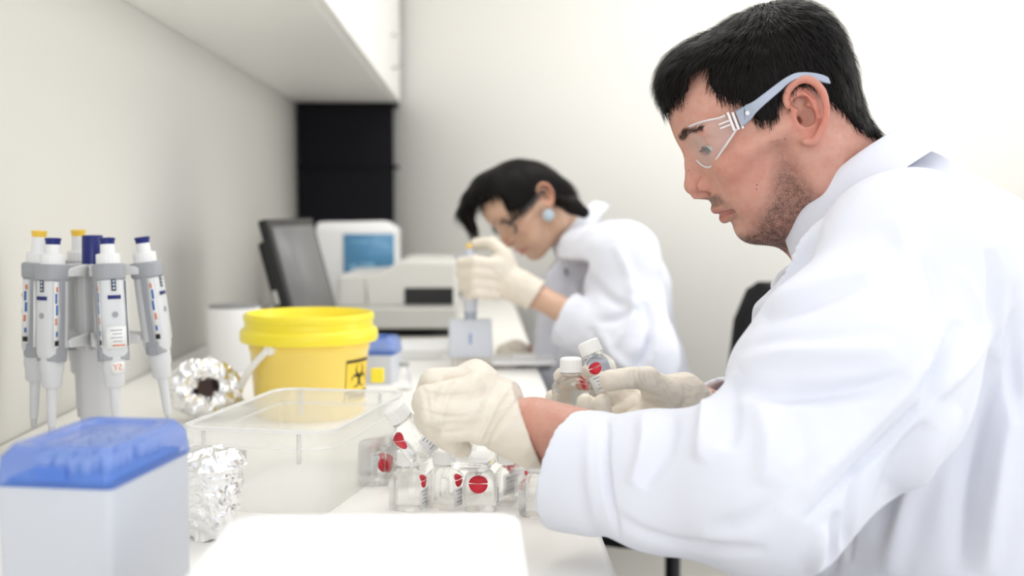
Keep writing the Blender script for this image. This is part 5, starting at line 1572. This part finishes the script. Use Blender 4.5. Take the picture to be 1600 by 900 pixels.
# paper-white canister behind ---------------------------------------
cp_ = P(366, 540, 2.25)
can = thing('canister', 'white round canister with a dark rim standing by the left wall', 'container', (cp_.x, 2.25, Z0))
MB().lathe([(0, 0), (.050, 0), (.052, .004), (.052, .118), (.050, .121)], 40).build('body', WHITEP, can, auto=40)
MB().lathe([(.0, .119), (.046, .121), (.0475, .124), (.044, .126), (0, .1255)], 40).build('rim', mat('mid_grey', (.30, .30, .31), rough=.5), can, auto=40)
lp = thing('wire_loop', 'thin wire inoculation loop lying on top beside the white canister', 'wire', (cp_.x + .062, 2.22, Z0 + .001))
pts = [Vector((.001 * i, .012 * math.sin(i * .6), .118 + .004 * math.sin(i * .9)) ) for i in range(-1, 9)]
MB().tube([Vector((0, 0, 0)), Vector((.001, 0, .10)), Vector((.004, 0, .120)), Vector((.016, 0, .130)), Vector((.024, 0, .126)), Vector((.018, 0, .118)), Vector((.006, 0, .117))], .0011, 6).build('wire', mat('dark_grey', (.10, .10, .11), rough=.5), lp)

# black touch screen monitor -----------------------------------------
mp = P(470, 500, 2.5)
mn = thing('monitor', 'black tilted touch screen monitor seen almost edge-on', 'monitor', (mp.x + .004, 2.5, Z0))
Mm = Matrix.Rotation(math.radians(-9), 4, 'Z') @ Matrix.Translation((0, 0, .165)) @ Matrix.Rotation(math.radians(-15), 4, 'Y')
MBK = mat('monitor_black', (0.012, 0.012, 0.014), rough=0.4)
MB().box((0, 0, 0), (.020, .315, .258), Mm).build('bezel', MBK, mn, bevel=.004)
MB().box((-.018, -.136, -.03), (.015, .0015, .03), Mm).build('sticker', WHITEP, mn)
MB().box((-.018, .0, -.012), (.028, .27, .20), Mm, taper=1.0).build('housing', MBK, mn, bevel=.008)
MB().box((.0105, 0, .004), (.0015, .275, .215), Mm).build('screen', mat('screen_grey', (.22, .22, .225), rough=.35, spec=.6), mn)
MB().box((-.040, 0, .085), (.030, .08, .13)).build('stand', MBK, mn, bevel=.006)
MB().box((-.020, 0, .009), (.15, .18, .018)).build('foot', MBK, mn, bevel=.006)

# analyser with blue display ----------------------------------------
def X(px, y): return P(px, 450, y).x
def Z(py, y): return P(700, py, y).z
SCRB = mat('blue_display', (0.05, 0.14, 0.24), rough=0.35, emit=(0.08, 0.22, 0.36), estr=0.5)
an = thing('display_unit', 'white instrument housing with a blue lit display behind the analyser', 'instrument', (X(562, 3.36), 3.36, Z0))
hw_ = (X(624, 3.26) - X(499, 3.26)) / 2; zt = Z(347, 3.26) - Z0; zb = 0
MB().loft([[Vector((x, y, z)) for x, y in ((-hw_, -.10), (hw_, -.10), (hw_, .10), (-hw_, .10))] for z in (0, zt - .02)] + [[Vector((-hw_ + .004, -.085, zt)), Vector((hw_ - .03, -.085, zt + .004)), Vector((hw_ - .03, .09, zt)), Vector((-hw_ + .004, .09, zt))]]).build('housing', WHITEP, an, bevel=.006)
sx0, sx1 = X(537, 3.25) - X(562, 3.36), X(616, 3.25) - X(562, 3.36); sz0, sz1 = Z(426, 3.25) - Z0, Z(366, 3.25) - Z0
MB().box(((sx0 + sx1) / 2, -.1015, (sz0 + sz1) / 2), (sx1 - sx0, .004, sz1 - sz0)).build('display', SCRB, an)
dl = MB(); 
for (a, b, c, d) in ((.1, .25, .15, .12), (.3, .62, .2, .1), (.55, .9, .7, .06), (.1, .5, .8, .05)):
    dl.box((sx0 + (sx1 - sx0) * (a + b) / 2, -.1038, sz0 + (sz1 - sz0) * c), ((sx1 - sx0) * (b - a), .0006, (sz1 - sz0) * d))
dl.build('display_graphics', mat('display_light', (.12, .25, .36), rough=.3, emit=(.16, .34, .48), estr=.4), an)['kind'] = 'stuff'
az = thing('analyser', 'wide off-white bench analyser with a black slot window', 'instrument', ((X(525, 2.8) + X(712, 2.8)) / 2, 3.0, Z0))
ax_ = (X(712, 2.8) - X(525, 2.8)) / 2
h1, h2, h3 = Z(480, 2.8) - Z0, Z(432, 2.8) - Z0, Z(408, 2.8) - Z0
GREYW = mat('instrument_offwhite', (0.72, 0.71, 0.67), rough=0.45)
prf = [(-ax_, h1 - .002), (ax_, h1 - .002), (ax_, h3 - .004), (ax_ * .2, h3), (ax_ * .05, h3 - .002), (-ax_ * .3, h2 + .004), (-ax_, h2)]
MB().loft([[Vector((x, y, z)) for x, z in prf] for y in (-.17, .22)]).build('upper_housing', GREYW, az, bevel=.008)
MB().box((0, -.005, (h1 + .022) / 2), (ax_ * 2.06, .42, h1 - .022)).build('base_housing', mat('instrument_grey', (.55, .55, .52), rough=.45), az, bevel=.008)
MB().box((0, .01, .006), (ax_ * 1.9, .36, .012)).build('plinth', MBK, az)
wx0, wx1, wz0, wz1 = X(631, 2.8) - az.location.x, X(708, 2.8) - az.location.x, Z(477, 2.8) - Z0, Z(451, 2.8) - Z0
MB().box(((wx0 + wx1) / 2, -.171, (wz0 + wz1) / 2), (wx1 - wx0, .006, wz1 - wz0)).build('slot_window', MBK, az, bevel=.002)
MB().box((-ax_ * .5, -.1716, (h1 + h2) / 2), (.004, .003, h2 - h1 - .02)).build('seam', mat('instrument_grey', (.55, .55, .52)), az)

# small things between bucket and woman --------------------------------
tr = thing('white_tray', 'flat white tray of samples in front of the analyser', 'tray', (X(655, 2.45), 2.45, Z0))
MB().loft([rrz(.125, .16, .006, 0), rrz(.14, .175, .008, .022), rrz(.134, .169, .006, .022), rrz(.122, .157, .005, .004)]).build('tray_body', WHITEP, tr, auto=50)
vl = thing('vial', 'tiny clear glass vial with a grey stopper near the tub\'s far corner', 'vial', (X(631, 1.98), 1.98, Z0))
MB().lathe([(0, 0), (.011, 0), (.0115, .003), (.0115, .030), (.007, .036), (.007, .041)], 20).build('body', CLEAR, vl)
MB().lathe([(0, .041), (.0085, .041), (.0085, .047), (0, .048)], 20).build('stopper', PGREY, vl)
mpz = thing('well_plate', 'white well plate lying behind the multichannel pipette', 'plate', (X(722, 2.42), 2.42, Z0))
MB().loft([rrz(.086, .128, .006, 0), rrz(.086, .128, .006, .004), rrz(.082, .124, .006, .005), rrz(.082, .124, .006, .014)]).build('frame', WHITEP, mpz, auto=40)
w = MB()
for i in range(8):
    for j in range(12): w.lathe([(.0024, .0142), (.0031, .0146), (.0031, .0150), (.0024, .0150)], 8, cx=(i - 3.5) * .009, cy=(j - 5.5) * .009)
o = w.build('wells', WHITEP, mpz); o['kind'] = 'stuff'
rk = thing('reagent_tray', 'white reagent rack with a grey opening under the woman\'s resting hand', 'rack', (X(818, 2.28), 2.28, Z0))
MB().box((0, 0, .012), (.125, .10, .010)).build('top_plate', WHITEP, rk, bevel=.002)
MB().box((0, .03, .0035), (.115, .04, .007)).build('foot', WHITEP, rk)
MB().box((-.035, -.047, .0035), (.045, .006, .0068)).build('gap_shade_block', mat('taupe', (.33, .30, .27), rough=.5), rk)  # dark block coloured to stand for the shaded gap under the plate
MB().box((0, -.012, .0205), (.05, .05, .007)).build('reservoir', WHITEP, rk, bevel=.002)
